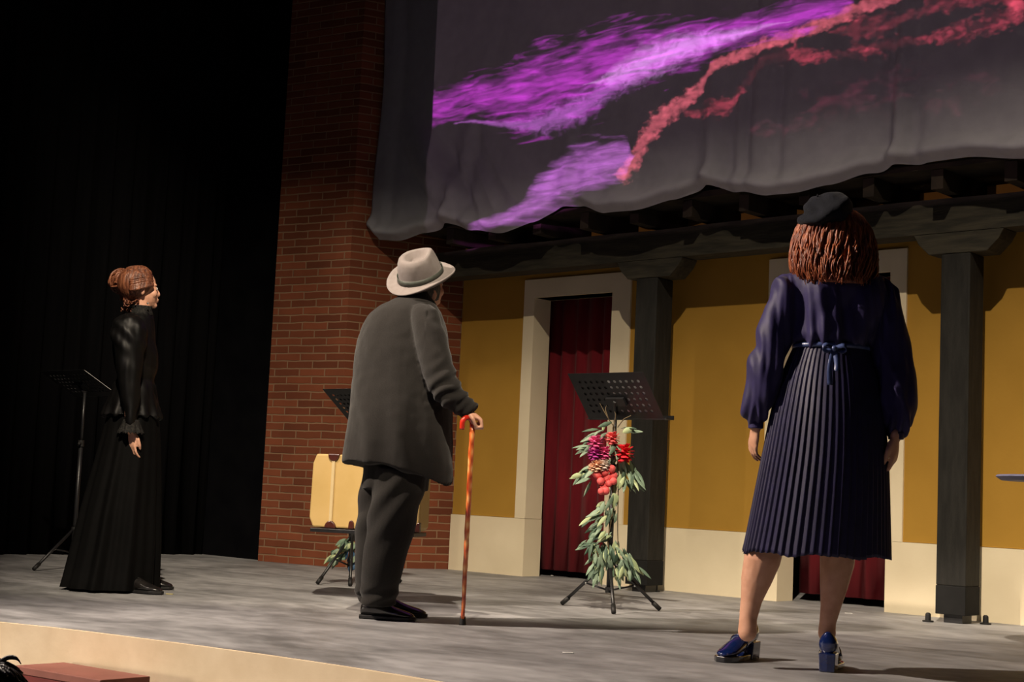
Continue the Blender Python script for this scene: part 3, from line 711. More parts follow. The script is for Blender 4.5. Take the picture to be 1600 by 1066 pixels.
# shoes: block heel pumps with a strap and buckle
def pump(par, h_, d_, name='shoe'):
    s_ = V((-d_.y, d_.x, 0)); L_ = LF; bm = bmesh.new(); rings = []
    #  x, half width, bottom z, top z
    for x, hw, zb, zt in ((-.02, .018, .062, .142), (.04, .034, .060, .150), (.16, .038, .056, .138), (.30, .036, .048, .112), (.45, .038, .034, .092), (.60, .042, .022, .082), (.76, .043, .018, .062), (.90, .036, .018, .048), (1.0, .020, .020, .036)):
        ring = []
        for j in range(16):
            a = 2*pi*j/16; y = cos(a)*hw; z = (zb+zt)/2+(zt-zb)/2*sin(a)
            if sin(a) > 0: y *= 1-.3*sin(a)**2
            ring.append(bm.verts.new(h_+d_*x*L_+s_*y+Z3*z))
        rings.append(ring)
    for a, b in zip(rings, rings[1:]):
        for j in range(16): bm.faces.new((a[j], a[(j+1) % 16], b[(j+1) % 16], b[j]))
    bm.faces.new(rings[0]); bm.faces.new(rings[-1])
    up = obj(name, bm, 'patent', par, smooth=True); sb = up.modifiers.new('s', 'SUBSURF'); sb.levels = 1; sb.render_levels = 2
    bm = bmesh.new()
    a_ = [h_+d_*x+s_*y for x, y in ((-.004, .027), (-.008, -.0), (-.004, -.027), (.064, -.033), (.068, 0), (.064, .033))]
    b_ = [h_+d_*x+s_*y+Z3*.068 for x, y in ((-.008, .030), (-.012, 0), (-.008, -.030), (.060, -.035), (.064, 0), (.060, .035))]
    va = [bm.verts.new(p+Z3*.001) for p in a_]; vb = [bm.verts.new(p) for p in b_]
    bm.faces.new(va); bm.faces.new(vb)
    for i in range(6): bm.faces.new((va[i], va[(i+1) % 6], vb[(i+1) % 6], vb[i]))
    obj('heel', bm, 'patent', up, bevel=.003)
    bm = bmesh.new(); pr = []
    for x, hw in ((.28, .030), (.42, .037), (.6, .044), (.78, .046), (.93, .038), (1.02, .018)): pr.append((x*L_, hw))
    prism(bm, [h_+d_*x+s_*y+Z3*.001 for x, y in pr]+[h_+d_*x-s_*y+Z3*.001 for x, y in pr[::-1]], Z3*.022)
    obj('sole', bm, 'patentblack', up, bevel=.003)
    bm = bmesh.new(); c_ = h_+d_*.47*L_
    tube(bm, [c_+s_*.036+Z3*.05, c_+s_*.028+Z3*.078, c_+Z3*.092, c_-s_*.028+Z3*.078, c_-s_*.036+Z3*.05], .007, n=8, k=3, flat=.4, flatdir=d_)
    obj('strap', bm, 'patent', up, smooth=True)
    bm = bmesh.new(); q = c_+s_*.026+Z3*.086
    pts = [q+d_*.009*cos(a*pi/4)+(Z3*.8-s_*.6)*.009*sin(a*pi/4) for a in range(9)]; tube(bm, pts, .0016, n=6, k=1); obj('buckle', bm, 'brass', up); bm = bmesh.new()
    q = c_-s_*.026+Z3*.086; pts = [q+d_*.009*cos(a*pi/4)+(Z3*.8+s_*.6)*.009*sin(a*pi/4) for a in range(9)]; tube(bm, pts, .0016, n=6, k=1)
    obj('buckle', bm, 'brass', up)
pump(wr, hl, dl); pump(wr, hr, dr)

# pleated skirt
NP = 58
def pleat(th, t):
    k = (th*NP/(2*pi)) % 1.0
    saw = (k/.72 if k < .72 else (1-k)/.28)          # knife pleats
    w_ = .18*sin(th*3+1)+.12*sin(th*5+2)
    a = (.018+.022*min(t*1.6, 1))
    return 1+a*(saw-.5)+.035*w_*t, (-.003*(saw-.5)+.005*sin(th*7+.5)+.003*sin(th*13))*(1 if t > .97 else 0)
rg = [A.ring(1241, 1356, 543, .105), A.ring(1231, 1362, 565, .118), A.ring(1218, 1372, 600, .140), A.ring(1205, 1380, 650, .165), A.ring(1193, 1385, 710, .180), A.ring(1181, 1387, 770, .190), A.ring(1170, 1388, 825, .196), A.ring(1161, 1389, 867, .200)]
bm = bmesh.new(); loft(bm, rg, n=NP*12, kk=5, ax=r0, ay=HF, fold=pleat, cap=(False, False))
sk = obj('skirt', bm, 'navypleat', wr, smooth=False); so = sk.modifiers.new('s', 'SOLIDIFY'); so.thickness = .003
for p in sk.data.polygons: p.use_smooth = True

# blouse with long puffed sleeves
bm = bmesh.new()
loft(bm, [A.ring(1276, 1332, 412, .07), A.ring(1258, 1350, 420, .09), A.ring(1234, 1378, 434, .11), A.ring(1226, 1388, 455, .125), A.ring(1228, 1384, 485, .12), A.ring(1233, 1372, 512, .12), A.ring(1235, 1364, 530, .12), A.ring(1240, 1358, 541, .11), A.ring(1246, 1352, 547, .10)], n=40, kk=3, ax=r0, ay=HF)
A.tube(bm, [(1243, 446, 20, 0), (1229, 458, 24, -.01), (1216, 500, 26, -.01), (1204, 545, 28, -.01), (1193, 590, 29, -.01), (1184, 625, 25, 0), (1181, 648, 20, .01), (1181, 661, 12, .015), (1181, 667, 10, .018)], n=24, k=3)
A.tube(bm, [(1366, 446, 20, 0), (1380, 460, 24, -.01), (1385, 505, 29, -.01), (1389, 550, 34, -.01), (1396, 600, 34, -.02), (1400, 640, 30, -.035), (1400, 662, 25, -.045), (1399, 677, 15, -.05), (1400, 684, 11, -.06)], n=24, k=3)
wz = at(1300, 543).z; cxy = at(1300, 500)
def bdisp(p, n_):
    a = (p-A.B).dot(r0); h = p.z-wz; q = V((a, (p-A.B).dot(HF), p.z)); v = 0
    side = abs(a-(cxy-A.B).dot(r0))
    if side < .17:                                            # gathers rising from the waist
        v += .012*sin(a*95+2.5*sin(a*20)+h*8)*exp(-max(h, 0)/.12)
        v += .012*sin(a*34+1+h*4)*exp(-((h-.12)/.10)**2)
        v += .012*noise.noise(V((a*16-h*9, h*3, 2)))+.008*noise.noise(V((a*40+h*6, h*5, 4)))
    else:
        v += .015*noise.noise(V((a*22+p.z*7, p.z*4.5, 5)))+.008*noise.noise(V((a*45, p.z*6, 9)))
        cz = at(1181, 665).z if a < 0.0 else at(1396, 682).z
        v += .006*sin(atan2(q.y, a)*3+a*220)*exp(-((p.z-cz-.03)/.035)**2)
        v += .006*sin(a*140+q.y*90)*exp(-((p.z-at(1230, 440).z)/.05)**2)
    return v
bl = objm('blouse', fuse(bm, .0055, 5, bdisp), 'navy', wr)
for (x, y, dd) in ((1181, 664, .017), (1400, 681, -.058)):
    bm = bmesh.new(); c_ = at(x, y, dd); loft(bm, [(c_.x, c_.y, c_.z+.012, .029, .031), (c_.x, c_.y, c_.z-.014, .028, .030)], n=24, kk=1, ax=r0, ay=HF); obj('cuff', bm, 'navy', bl, smooth=False, bevel=.003)
# ribbon belt and bow
bm = bmesh.new(); q0 = A.ring(1239, 1358, 540, .113); q1 = A.ring(1239, 1358, 547, .113)
loft(bm, [q0, q1], n=60, kk=1, ax=r0, ay=HF, cap=(False, False)); rb = obj('ribbon_belt', bm, 'ribbon', wr, smooth=True); so = rb.modifiers.new('s', 'SOLIDIFY'); so.thickness = .003; so.offset = 1
bm = bmesh.new(); k0 = at(1303, 545, -.125)
def strip(bm, pts, w, side):
    q = crom([tuple(p) for p in pts], 5); prev = None; vs = []
    for p in q: vs.append((bm.verts.new(V(p)-V(side)*w), bm.verts.new(V(p)+V(side)*w)))
    for a, b in zip(vs, vs[1:]): bm.faces.new((a[0], a[1], b[1], b[0]))
strip(bm, [k0, at(1299, 560, -.137), at(1296, 580, -.150), at(1297, 602, -.158)], .010, r0+HF*.3)
strip(bm, [k0, at(1306, 556, -.137), at(1308, 570, -.145), at(1306, 580, -.148)], .010, r0-HF*.3)
for q in (-1, 1): strip(bm, [k0, k0+r0*.03*q+Z3*.012-HF*.012, k0+r0*.045*q+Z3*.002-HF*.01, k0+r0*.03*q-Z3*.010-HF*.004, k0], .009, (Z3+HF*.4).normalized())
ball(bm, k0-HF*.006, .011); bw = obj('bow', bm, 'ribbon', rb, smooth=True); so = bw.modifiers.new('s', 'SOLIDIFY'); so.thickness = .002

# hair and beret
hr_ = [A.ring(1275, 1335, 332, .06, .02), A.ring(1258, 1349, 343, .09, .02), A.ring(1246, 1360, 362, .112, .015), A.ring(1240, 1366, 385, .118, .01), A.ring(1238, 1367, 405, .122, -.01), A.ring(1241, 1366, 428, .125, -.02), A.ring(1252, 1358, 447, .12, -.03)]
hq = crom(hr_, 6)
def hsurf(u, t):
    i = min(max(t, 0), 1.05)*(len(hq)-1); k = int(min(i, len(hq)-2)); f = i-k; a = [x+(y-x)*f for x, y in zip(hq[k], hq[k+1])]
    th = 2*pi*u; return V(a[:3])+r0*cos(th)*a[3]+HF*sin(th)*a[4]
bm = bmesh.new(); hq2 = [(x, y, z, a*.94, b*.94) for x, y, z, a, b in hr_]
loft(bm, hq2, n=48, kk=3, ax=r0, ay=HF)
# leave the face clear: only the sides and the back carry locks
locks(bm, lambda u, t: hsurf(.46+u*.90+.09-.04, t) if False else hsurf((.37+u*1.26) % 1.0 if u < .5 else (.37+u*1.26) % 1.0, t), 330, .0046, .011, 3, 6)
obj('hair', bm, 'auburn', wr, smooth=True)
bm = bmesh.new(); bc = at(1290, 332, -.015); ua = (r0*.80+Z3*.52).normalized(); un = (Z3*.80-r0*.50-HF*.25).normalized(); un = (un-ua*un.dot(ua)).normalized(); uc = ua.cross(un)
ellip(bm, bc, ua, uc, un, .106, .110, .066, 40, 24); ellip(bm, bc-un*.028, ua, uc, un, .084, .09, .03, 32, 12)
def bd(p, n_):
    q = p-bc; return .006*noise.noise(V((q.dot(ua)*12, q.dot(uc)*12, q.dot(un)*30)))+.008*sin(q.dot(un)*120+3*noise.noise(q*14))*exp(-((q.dot(ua)+.07)/.06)**2)+.008*noise.noise(V((q.dot(ua)*28, q.dot(uc)*10, q.dot(un)*28)))
bt = objm('beret', fuse(bm, .005, 3, bd), 'beret', wr)
bm = bmesh.new(); tube(bm, [bc+un*.05, bc+un*.066, bc+un*.075+ua*.006], .0035, n=8); obj('stem', bm, 'beret', bt, smooth=True)

# ================================================================== ELDERLY MAN (grey hat, charcoal suit, cane)
A = Frame(gz(598, 972)); at = A.at
mn = empty('person', A.B, 'hunched elderly man in a pale grey hat and charcoal suit leaning on a cane', 'person', 'performers on the stage')
Fm = (r0*.78+HF*.60+Z3*.45).normalized(); Um = (Z3-Fm*.2).normalized()
hu = (Z3*.78-HF*.56-r0*.20).normalized(); hc = at(658, 434, .02); HM = hc-hu*.052; Um = hu
bm = bmesh.new(); Pm = head(bm, HM, Fm, Um, 1.0)
chain(bm, [HM-Um*.05, at(644, 474, 0), at(634, 500, 0)], [.055, .057, .07], 16)
A.limb(bm, [(632, 510, 45, .02), (622, 570, 48, .02), (618, 640, 50, .02), (612, 700, 45, .02)], 16)
A.limb(bm, [(668, 505, 17, -.15), (682, 560, 15, -.17), (695, 602, 14, -.17), (716, 628, 11, -.16), (728, 641, 10, -.15)])
A.limb(bm, [(640, 505, 17, .22), (650, 580, 15, .26), (655, 640, 12, .28), (662, 690, 10, .30)])
hand(bm, at(662, 692, .30), -Z3+r0*.1, -HF, 1.0, (.5, .5, .55, .6), side=1)
hw_ = at(728, 641, -.15)
hand(bm, hw_, r0*.72-Z3*.44+HF*.1, -Z3*.72-r0*.55, .92, (1.5, 1.5, 1.5, 1.5), side=-1, thumb=1.0)
A.limb(bm, [(615, 720, 28, .0), (606, 830, 24, -.03), (590, 915, 10, .02), (583, 940, 8, .11), (583, 952, 8, .12)])
A.limb(bm, [(605, 720, 24, .11), (592, 830, 20, .11), (587, 915, 10, .16), (586, 933, 8, .27), (587, 943, 8, .29)])
objm('body', fuse(bm, .0045, 5), 'skin', mn)
eyes(Pm, 1.0, mn)
# hair fringe below the hat
bm = bmesh.new(); F_, U_, R_ = basis(Fm, Um)
for i in range(60):
    a = radians(60+240*i/59); c_ = HM-F_*.012
    p0 = c_+F_*cos(a)*.092+R_*sin(a)*.076+U_*.035; p1 = c_+F_*cos(a)*.097+R_*sin(a)*.080+U_*.0; p2 = c_+F_*cos(a)*.088+R_*sin(a)*.072-U_*(.045+.01*sin(i*2.3))
    tube(bm, [p0, p1, p2], [.007, .007, .003], n=6, k=2)
obj('hair', bm, 'greyhair', mn, smooth=True)

# jacket
bm = bmesh.new()
rg = [A.ring(626, 672, 463, .065, .0), A.ring(606, 682, 474, .10, .0), A.ring(584, 691, 489, .145, .01), A.ring(568, 698, 512, .175, .02), A.ring(557, 702, 550, .19, .02), A.ring(551, 705, 600, .195, .02),
      A.ring(546, 708, 650, .20, .02), A.ring(540, 708, 695, .20, .02), A.ring(535, 706, 728, .20, .02)]
def jf(th, t):
    return 1+.012*sin(th*4+1)*t, (-.07*max(cos(th+.25), 0)**2+.012*sin(th*2))*max(0, (t-.72)/.28)
loft(bm, rg, n=48, kk=4, ax=r0, ay=HF, fold=jf, power=2.15)
A.tube(bm, [(652, 486, 14, -.10), (664, 498, 23, -.14), (671, 525, 25.5, -.155), (680, 560, 26, -.165), (689, 592, 25, -.17), (702, 614, 22, -.17), (718, 629, 18, -.16), (730, 639, 15.5, -.15), (737, 645, 14.5, -.15)], n=24, k=3)
A.tube(bm, [(632, 486, 14, .17), (642, 500, 22, .21), (648, 550, 23, .24), (652, 600, 22, .26), (656, 650, 19, .28), (661, 684, 16, .30)], n=24, k=3)
el = at(692, 598, -.17); wr_ = at(728, 634, -.155); sh = at(668, 500, -.15)
def jd(p, n_):
    v = .0025*noise.noise(p*22)+.006*noise.noise(V((p.x*9, p.y*9, p.z*3.2)))
    q = p-el; a = q.dot(r0); hh = q.dot(HF); z = q.z
    if hh < .07 and a > -.085:
        v += .008*sin((z*.75-a*.55)*120+3*noise.noise(p*9))*exp(-((z+.02)/.09)**2)*exp(-((a-.03)/.09)**2)
        v += .005*sin((z-a)*150+2*noise.noise(p*12))*exp(-((p-wr_).length/.06)**2)
        v += .006*sin((z+a*.5)*60+2)*exp(-((p-sh).length/.14)**2)
    # long creases falling from the shoulder blade, centre seam
    b = (p-A.B).dot(r0)
    v += .007*sin(b*38+p.z*7+2*noise.noise(p*3))*exp(-((p.z-.72)/.30)**2)*(1 if n_.dot(HF) < 0 else .3)
    return v
jk = objm('jacket', fuse(bm, .0055, 6, jd), 'suit', mn)
bm = bmesh.new(); c_ = at(648, 464, 0)
loft(bm, [(c_.x, c_.y, c_.z+.022, .066, .070), (c_.x, c_.y, c_.z+.002, .074, .080), (c_.x-.0, c_.y, c_.z-.03, .10, .10)], n=32, kk=3, ax=r0, ay=HF, cap=(False, False))
cl = obj('collar', bm, 'suit', jk, smooth=True); so = cl.modifiers.new('s', 'SOLIDIFY'); so.thickness = .006
bm = bmesh.new(); c_ = at(651, 462, 0)
loft(bm, [(c_.x, c_.y, c_.z+.030, .058, .062), (c_.x, c_.y, c_.z-.01, .064, .067)], n=32, kk=1, ax=(r0+HF*.1).normalized(), ay=HF, cap=(False, False))
cl = obj('shirt_collar', bm, 'shirt', mn, smooth=True); so = cl.modifiers.new('s', 'SOLIDIFY'); so.thickness = .004
# trousers
bm = bmesh.new()
loft(bm, [A.ring(570, 676, 690, .15, .03), A.ring(567, 674, 735, .15, .03), A.ring(566, 668, 765, .14, .03)], n=32, kk=3, ax=r0, ay=HF)
A.tube(bm, [(626, 735, 44, -.03), (618, 785, 40, -.03), (608, 835, 36, .0), (599, 880, 33, .03), (594, 915, 30, .07), (592, 941, 29, .09)], n=28, k=4)
A.tube(bm, [(602, 735, 36, .11), (594, 790, 35, .11), (588, 840, 33, .14), (584, 890, 30, .19), (583, 932, 28, .25)], n=28, k=4)
kn = at(600, 790, -.1)
def td(p, n_):
    q = p-kn; a = q.dot(r0); z = q.z
    v = .005*noise.noise(V((p.x*8, p.y*8, p.z*3.5)))
    v += .006*sin((z-a*1.05)*44+2*noise.noise(p*5))*exp(-((z+.01)/.15)**2)
    v += .006*sin((z-a*.4)*90+1)*exp(-((p.z-.10)/.05)**2)
    return v
objm('trousers', fuse(bm, .0055, 6, td), 'trouser', mn)
d1 = (r0*.97-HF*.22).normalized()
h1 = gz(563, 966); h2 = gz(563, 966)+HF*.17+r0*.035
for h_, d_ in ((h1, d1), (h2, (r0*.99-HF*.05).normalized())):
    shoe(mn, h_, d_, .255, .052)
    bm = bmesh.new(); c_ = h_+d_*.052; loft(bm, [(c_.x, c_.y, .060, .044, .032), (c_.x, c_.y, .15, .040, .034)], n=24, kk=1, ax=d_, ay=V((-d_.y, d_.x, 0))); obj('sock', bm, 'sock', mn, smooth=True)

# hat: pinched felt crown, curled brim, ribbon band
hx = (Fm-hu*Fm.dot(hu)).normalized(); hy = hu.cross(hx)
bm = bmesh.new(); n = 56; rings = []
def hatring(rx, ry, z, curl=0, dent=0):
    ring = []
    for j in range(n):
        a = 2*pi*j/n; zz = z+curl*(abs(sin(a))**2)
        ring.append(bm.verts.new(hc+hx*ry*cos(a)+hy*rx*sin(a)+hu*zz))
    return ring
for rx, ry, z, cu_ in ((.100, .112, -.004, .010), (.138, .150, -.012, .016), (.150, .162, -.010, .026), (.152, .164, -.006, .029), (.149, .161, -.003, .030), (.137, .149, -.005, .020), (.105, .117, .004, .010), (.094, .106, .012, 0), (.091, .103, .040, 0), (.088, .100, .070, 0), (.083, .094, .095, 0), (.075, .086, .112, 0), (.062, .071, .119, 0), (.048, .056, .112, 0), (.034, .040, .090, 0), (.016, .018, .078, 0)):
    rings.append(hatring(rx, ry, z, cu_))
for a, b in zip(rings, rings[1:]):
    for j in range(n): bm.faces.new((a[j], a[(j+1) % n], b[(j+1) % n], b[j]))
bm.faces.new(rings[-1]); bm.faces.new(rings[0])
for v in bm.verts:                                            # front pinch
    q = v.co-hc; u_, f_ = q.dot(hu), q.dot(hx)
    if u_ > .03 and f_ > .0: v.co -= hy*q.dot(hy)*.38*min((u_-.03)/.06, 1)*min(f_/.07, 1)
ht = obj('hat', bm, 'felt', mn, smooth=True)
bm = bmesh.new(); rr = []
for z, k_ in ((.008, 1.035), (.036, 1.025)):
    rr.append([bm.verts.new(hc+hx*.105*k_*cos(2*pi*j/n)+hy*.093*k_*sin(2*pi*j/n)+hu*z) for j in range(n)])
for j in range(n): bm.faces.new((rr[0][j], rr[0][(j+1) % n], rr[1][(j+1) % n], rr[1][j]))
hb = obj('hat_band', bm, 'hatband', ht, smooth=True); so = hb.modifiers.new('s', 'SOLIDIFY'); so.thickness = .003; so.offset = 1

# cane (held, so a thing of its own)
ct = gz(722.5, 977); cp = at(738, 668, -.15); cp = V((cp.x, cp.y, cp.z))
cn = empty('walking_cane', ct, 'orange-brown burl wood walking cane with red crook handle, held by the elderly man', 'cane')
ax_ = (cp-ct).normalized()
bm = bmesh.new(); LL = (cp-ct).length; tube(bm, [ct+ax_*.03, ct+ax_*LL*.3, ct+ax_*LL*.6, ct+ax_*LL], [.0085, .0105, .0115, .012], n=16, k=8, fold=lambda a, t: .07*sin(t*60)+.05*sin(t*23+a)); obj('shaft', bm, 'cane', cn, smooth=True)
bm = bmesh.new(); cd = (-r0*.75-HF*.6).normalized()
ctr = cp+cd*.028+ax_*.012
tube(bm, [cp+ax_*-.002]+[ctr-cd*.028*cos(a)+ax_*.030*sin(a) for a in [pi*i/8 for i in range(1, 9)]]+[cp+cd*.056-ax_*.012], .0115, n=14, k=3); obj('handle', bm, 'canered', cn, smooth=True)
bm = bmesh.new(); loft(bm, [(ct.x, ct.y, 0.0, .016, .016), (ct.x, ct.y, .012, .015, .015), (ct.x, ct.y, .038, .0125, .0125)], n=20, kk=2); obj('rubber_tip', bm, 'rubber', cn, smooth=True)

# ================================================================== WOMAN IN BLACK (far left)
A = Frame(gz(185, 922)); at = A.at
wl = empty('person', A.B, 'woman with brown hair in a bun wearing a long black velvet costume at far left', 'person', 'performers on the stage')
Fl = (r0*.90+HF*.42+Z3*.10).normalized(); Ul = (Z3-Fl*.1).normalized(); HL = at(220, 452, 0)
bm = bmesh.new(); Pl = head(bm, HL, Fl, Ul, .95, True)
chain(bm, [at(222, 465, 0), at(222, 484, 0), at(214, 508, 0)], [.045, .044, .05], 14)
A.limb(bm, [(210, 520, 20, 0), (210, 560, 22, 0), (210, 600, 22, 0), (208, 650, 36, 0), (195, 740, 34, 0), (185, 820, 26, 0), (180, 905, 14, 0)], 16)
A.limb(bm, [(200, 515, 15, -.15), (201, 560, 13, -.17), (203, 610, 11, -.18), (204, 650, 9, -.17), (205, 672, 8, -.16)])
A.limb(bm, [(216, 515, 15, .15), (216, 560, 13, .17), (218, 610, 11, .18), (220, 650, 9, .17), (221, 672, 8, .16)])
hand(bm, at(205.5, 675, -.16), -Z3+r0*.08, HF*.6+r0*.5, .90, (.35, .45, .5, .55), side=1, thumb=.4)
hand(bm, at(221, 675, .16), -Z3+r0*.08, -HF*.6+r0*.4, .90, (.35, .45, .5, .55), side=-1, thumb=.4)
A.limb(bm, [(200, 700, 26, .06), (205, 820, 20, .06), (210, 908, 12, .06)])
objm('body', fuse(bm, .005, 4), 'skin', wl)
eyes(Pl, .95, wl)
bm = bmesh.new()
loft(bm, [A.ring(209, 236, 488, .055, 0), A.ring(200, 239, 494, .075, 0), A.ring(184, 240, 503, .12, 0), A.ring(178, 241, 522, .135, 0), A.ring(177, 245, 550, .135, 0), A.ring(181, 244, 575, .12, 0), A.ring(184, 240, 592, .11, 0), A.ring(178, 243, 605, .13, 0), A.ring(170, 247, 628, .155, 0), A.ring(161, 251, 652, .175, 0)], n=36, kk=3, ax=r0, ay=HF)
A.tube(bm, [(200, 500, 16, -.10), (201, 512, 27, -.13), (202, 532, 28, -.15), (202, 552, 22, -.165), (202, 580, 19, -.175), (203, 615, 16, -.175), (204, 645, 13, -.17), (205, 662, 12, -.165)], n=24, k=3)
A.tube(bm, [(214, 500, 16, .10), (215, 512, 25, .13), (216, 532, 25, .15), (216, 560, 20, .165), (218, 610, 15, .18), (220, 645, 13, .17), (221, 662, 12, .165)], n=24, k=3)
pz = at(200, 640).z; s0 = at(201, 525, -.15)
def ld(p, n_):
    a = atan2((p-A.B).dot(HF), (p-at(205, 640)).dot(r0)); v = .004*noise.noise(p*14)
    v += .012*sin(a*13)*exp(-((p.z-pz+.05)/.07)**2)
    v += .009*sin((p-s0).z*70+(p-s0).dot(r0)*60)*exp(-((p-s0).length/.10)**2)+.006*noise.noise(V((p.x*30, p.y*30, p.z*9)))
    return v
objm('jacket', fuse(bm, .006, 5, ld), 'velvet', wl)
for (x, dd) in ((205, -.165), (221, .165)):
    bm = bmesh.new(); c_ = at(x, 662, dd)
    loft(bm, [(c_.x, c_.y, c_.z+.02, .040, .042), (c_.x, c_.y, c_.z-.015, .050, .052), (c_.x, c_.y, c_.z-.05, .064, .066)], n=60, kk=3, ax=r0, ay=HF, cap=(False, False), fold=lambda th, t: (1+.10*t*sin(th*10), .006*sin(th*20)*t))
    o = obj('lace_cuff', bm, 'lace', wl, smooth=True); so = o.modifiers.new('s', 'SOLIDIFY'); so.thickness = .002
bm = bmesh.new(); c_ = at(222, 484, 0)
loft(bm, [(c_.x, c_.y, c_.z+.018, .052, .054), (c_.x, c_.y, c_.z, .05, .052), (c_.x, c_.y, c_.z-.03, .062, .066)], n=60, kk=2, ax=r0, ay=HF, cap=(False, False), fold=lambda th, t: (1+.05*sin(th*16)*(1-t), 0))
o = obj('lace_collar', bm, 'lace', wl, smooth=True); so = o.modifiers.new('s', 'SOLIDIFY'); so.thickness = .002
bm = bmesh.new()
def skf(th, t): return 1+(.05*sin(th*11+.7*sin(th*3))+.03*sin(th*19+1))*min(1, t*1.5), 0
loft(bm, [A.ring(181, 243, 600, .105), A.ring(170, 247, 645, .14), A.ring(159, 249, 690, .17), A.ring(146, 249, 740, .20), A.ring(132, 248, 795, .235), A.ring(119, 247, 850, .26), A.ring(108, 245, 895, .28), A.ring(102, 244, 917, .29)], n=220, kk=5, ax=r0, ay=HF, fold=skf, cap=(True, False))
obj('skirt', bm, 'blackskirt', wl, smooth=True)
for h_, d_ in ((gz(205, 926)-r0*.05, (r0*.9-HF*.3).normalized()), (gz(190, 922)+HF*.12, (r0*.95+HF*.1).normalized())): shoe(wl, h_, d_, .235, .042)
# hair: cap of combed locks plus the bun
bm = bmesh.new(); F_, U_, R_ = basis(Fl, Ul); c0 = HL-F_*.018+U_*.022; bun = at(190, 440, .02)
ellip(bm, c0-F_*.008+U_*.006, F_, R_, U_, .098, .083, .096, 28, 18)
ellip(bm, at(203, 458, 0), F_, R_, U_, .055, .07, .06, 20, 12)
ellip(bm, bun, F_, R_, U_, .058, .062, .062, 24, 16)
rd = random.Random(5)
for i in range(110):                                          # locks swept from the hairline back to the bun
    a = rd.uniform(-2.2, 2.2); p0 = c0+F_*.072*cos(rd.uniform(-.3, .3))+R_*.075*sin(a*.62)+U_*(.052*cos(a)+.02); side = sin(a*.62)
    p1 = c0+F_*.03+R_*.092*side+U_*.098*cos(a*.8); p2 = c0-F_*.05+R_*.085*side+U_*.088*cos(a*.9); p3 = bun+F_*.03+R_*.045*side+U_*.03*cos(a)
    tube(bm, [p0, p1, p2, p3], [.004, .007, .007, .005], n=6, k=3)
for i in range(46):                                           # coils round the bun
    ax0 = V((rd.gauss(0, 1), rd.gauss(0, 1), rd.gauss(0, 1))).normalized(); b0 = ax0.cross(Z3).normalized(); b1 = ax0.cross(b0); rr_ = rd.uniform(.050, .066); s_ = rd.uniform(0, 6)
    tube(bm, [bun+b0*rr_*cos(s_+j*.45)+b1*rr_*sin(s_+j*.45)+ax0*.012 for j in range(8)], [.003]+[.006]*6+[.003], n=6, k=2)
for i in range(24):                                           # small curls at the nape
    p = at(208+rd.uniform(-16, 10), 474+rd.uniform(-10, 9), rd.uniform(-.06, .06)); ax0 = V((rd.gauss(0, 1), rd.gauss(0, 1), .3)).normalized(); b0 = ax0.cross(Z3).normalized(); b1 = ax0.cross(b0)
    tube(bm, [p+b0*.014*cos(j*.9)+b1*.014*sin(j*.9)+Z3*-.003*j for j in range(8)], .0035, n=6, k=2)
obj('hair', bm, 'brownhair', wl, smooth=True)
bm = bmesh.new(); e_ = HL-F_*.008-R_*.0; 
q = at(231, 474, -.075); ball(bm, q, .006); obj('earring', bm, 'steel', wl, smooth=True)

# ================================================================== AUDIENCE MEMBER (bottom left corner)
A = Frame(CP+HF*3.45); at = A.at
hb_ = at(-30, 1124, 0); A.B = V((hb_.x, hb_.y, -1.05))
au = empty('person', A.B, 'dark-haired audience member at the bottom left corner, only the top of the head in view', 'person')
Fa = (HF*.9+r0*.3).normalized(); bm = bmesh.new(); Pa = head(bm, hb_, Fa, Z3, 1.0)
chain(bm, [hb_-Z3*.07, hb_-Z3*.15, hb_-Z3*.25], [.05, .052, .09], 14); objm('body', fuse(bm, .006, 4), 'skin', au); eyes(Pa, 1, au)
bm = bmesh.new(); c_ = hb_
loft(bm, [(c_.x, c_.y, c_.z-.13, .06, .06), (c_.x, c_.y, c_.z-.19, .17, .09), (c_.x, c_.y, c_.z-.26, .21, .12), (c_.x, c_.y, c_.z-.45, .21, .14), (c_.x, c_.y, c_.z-.70, .19, .15)], n=32, kk=4, ax=V((Fa.y, -Fa.x, 0)), ay=Fa)
a_ = V((Fa.y, -Fa.x, 0))
for q in (-1, 1):
    chain(bm, [c_+a_*.19*q-Z3*.25, c_+a_*.23*q-Z3*.50+Fa*.02, c_+a_*.15*q-Z3*.58+Fa*.26], [.055, .045, .035], 12)
    chain(bm, [c_+a_*.09*q-Z3*.70, c_+a_*.11*q-Z3*.70+Fa*.42, c_+a_*.11*q-Z3*1.10+Fa*.45], [.09, .07, .05], 12)
objm('coat', fuse(bm, .01, 4), 'velvet', au)
bm = bmesh.new(); ellip(bm, hb_-Fa*.02+Z3*.02, Fa, a_, Z3, .108, .090, .106, 28, 18); ellip(bm, hb_-Fa*.07-Z3*.05, Fa, a_, Z3, .05, .075, .09, 20, 12)
rd = random.Random(9)
for i in range(160):
    th = rd.uniform(0, 2*pi); ph = rd.uniform(.2, 1.7); d = a_*cos(th)*sin(ph)+Fa*sin(th)*sin(ph)+Z3*cos(ph); o0 = hb_-Fa*.02+Z3*.02
    if d.dot(Fa) > .55 and d.z < .5: continue
    t_ = (V((0, 0, -1))-d*(-d.z)); t_ = t_.normalized() if t_.length > .01 else a_
    p = o0+V((d.x*.10, d.y*.10, d.z*.106)); tube(bm, [p, p+t_*.03+d*.012, p+t_*.06+d*.008], [.005, .006, .002], n=6, k=2)
tube(bm, [at(-4, 1046), at(2, 1034), at(12, 1027), at(24, 1027), at(31, 1034)], [.006, .005, .004, .003, .0012], n=6, k=3)
tube(bm, [at(-2, 1045), at(6, 1033), at(15, 1029), at(27, 1031), at(33, 1038)], [.005, .004, .003, .002, .001], n=6, k=3)
obj('hair', bm, 'blackhair', au, smooth=True)

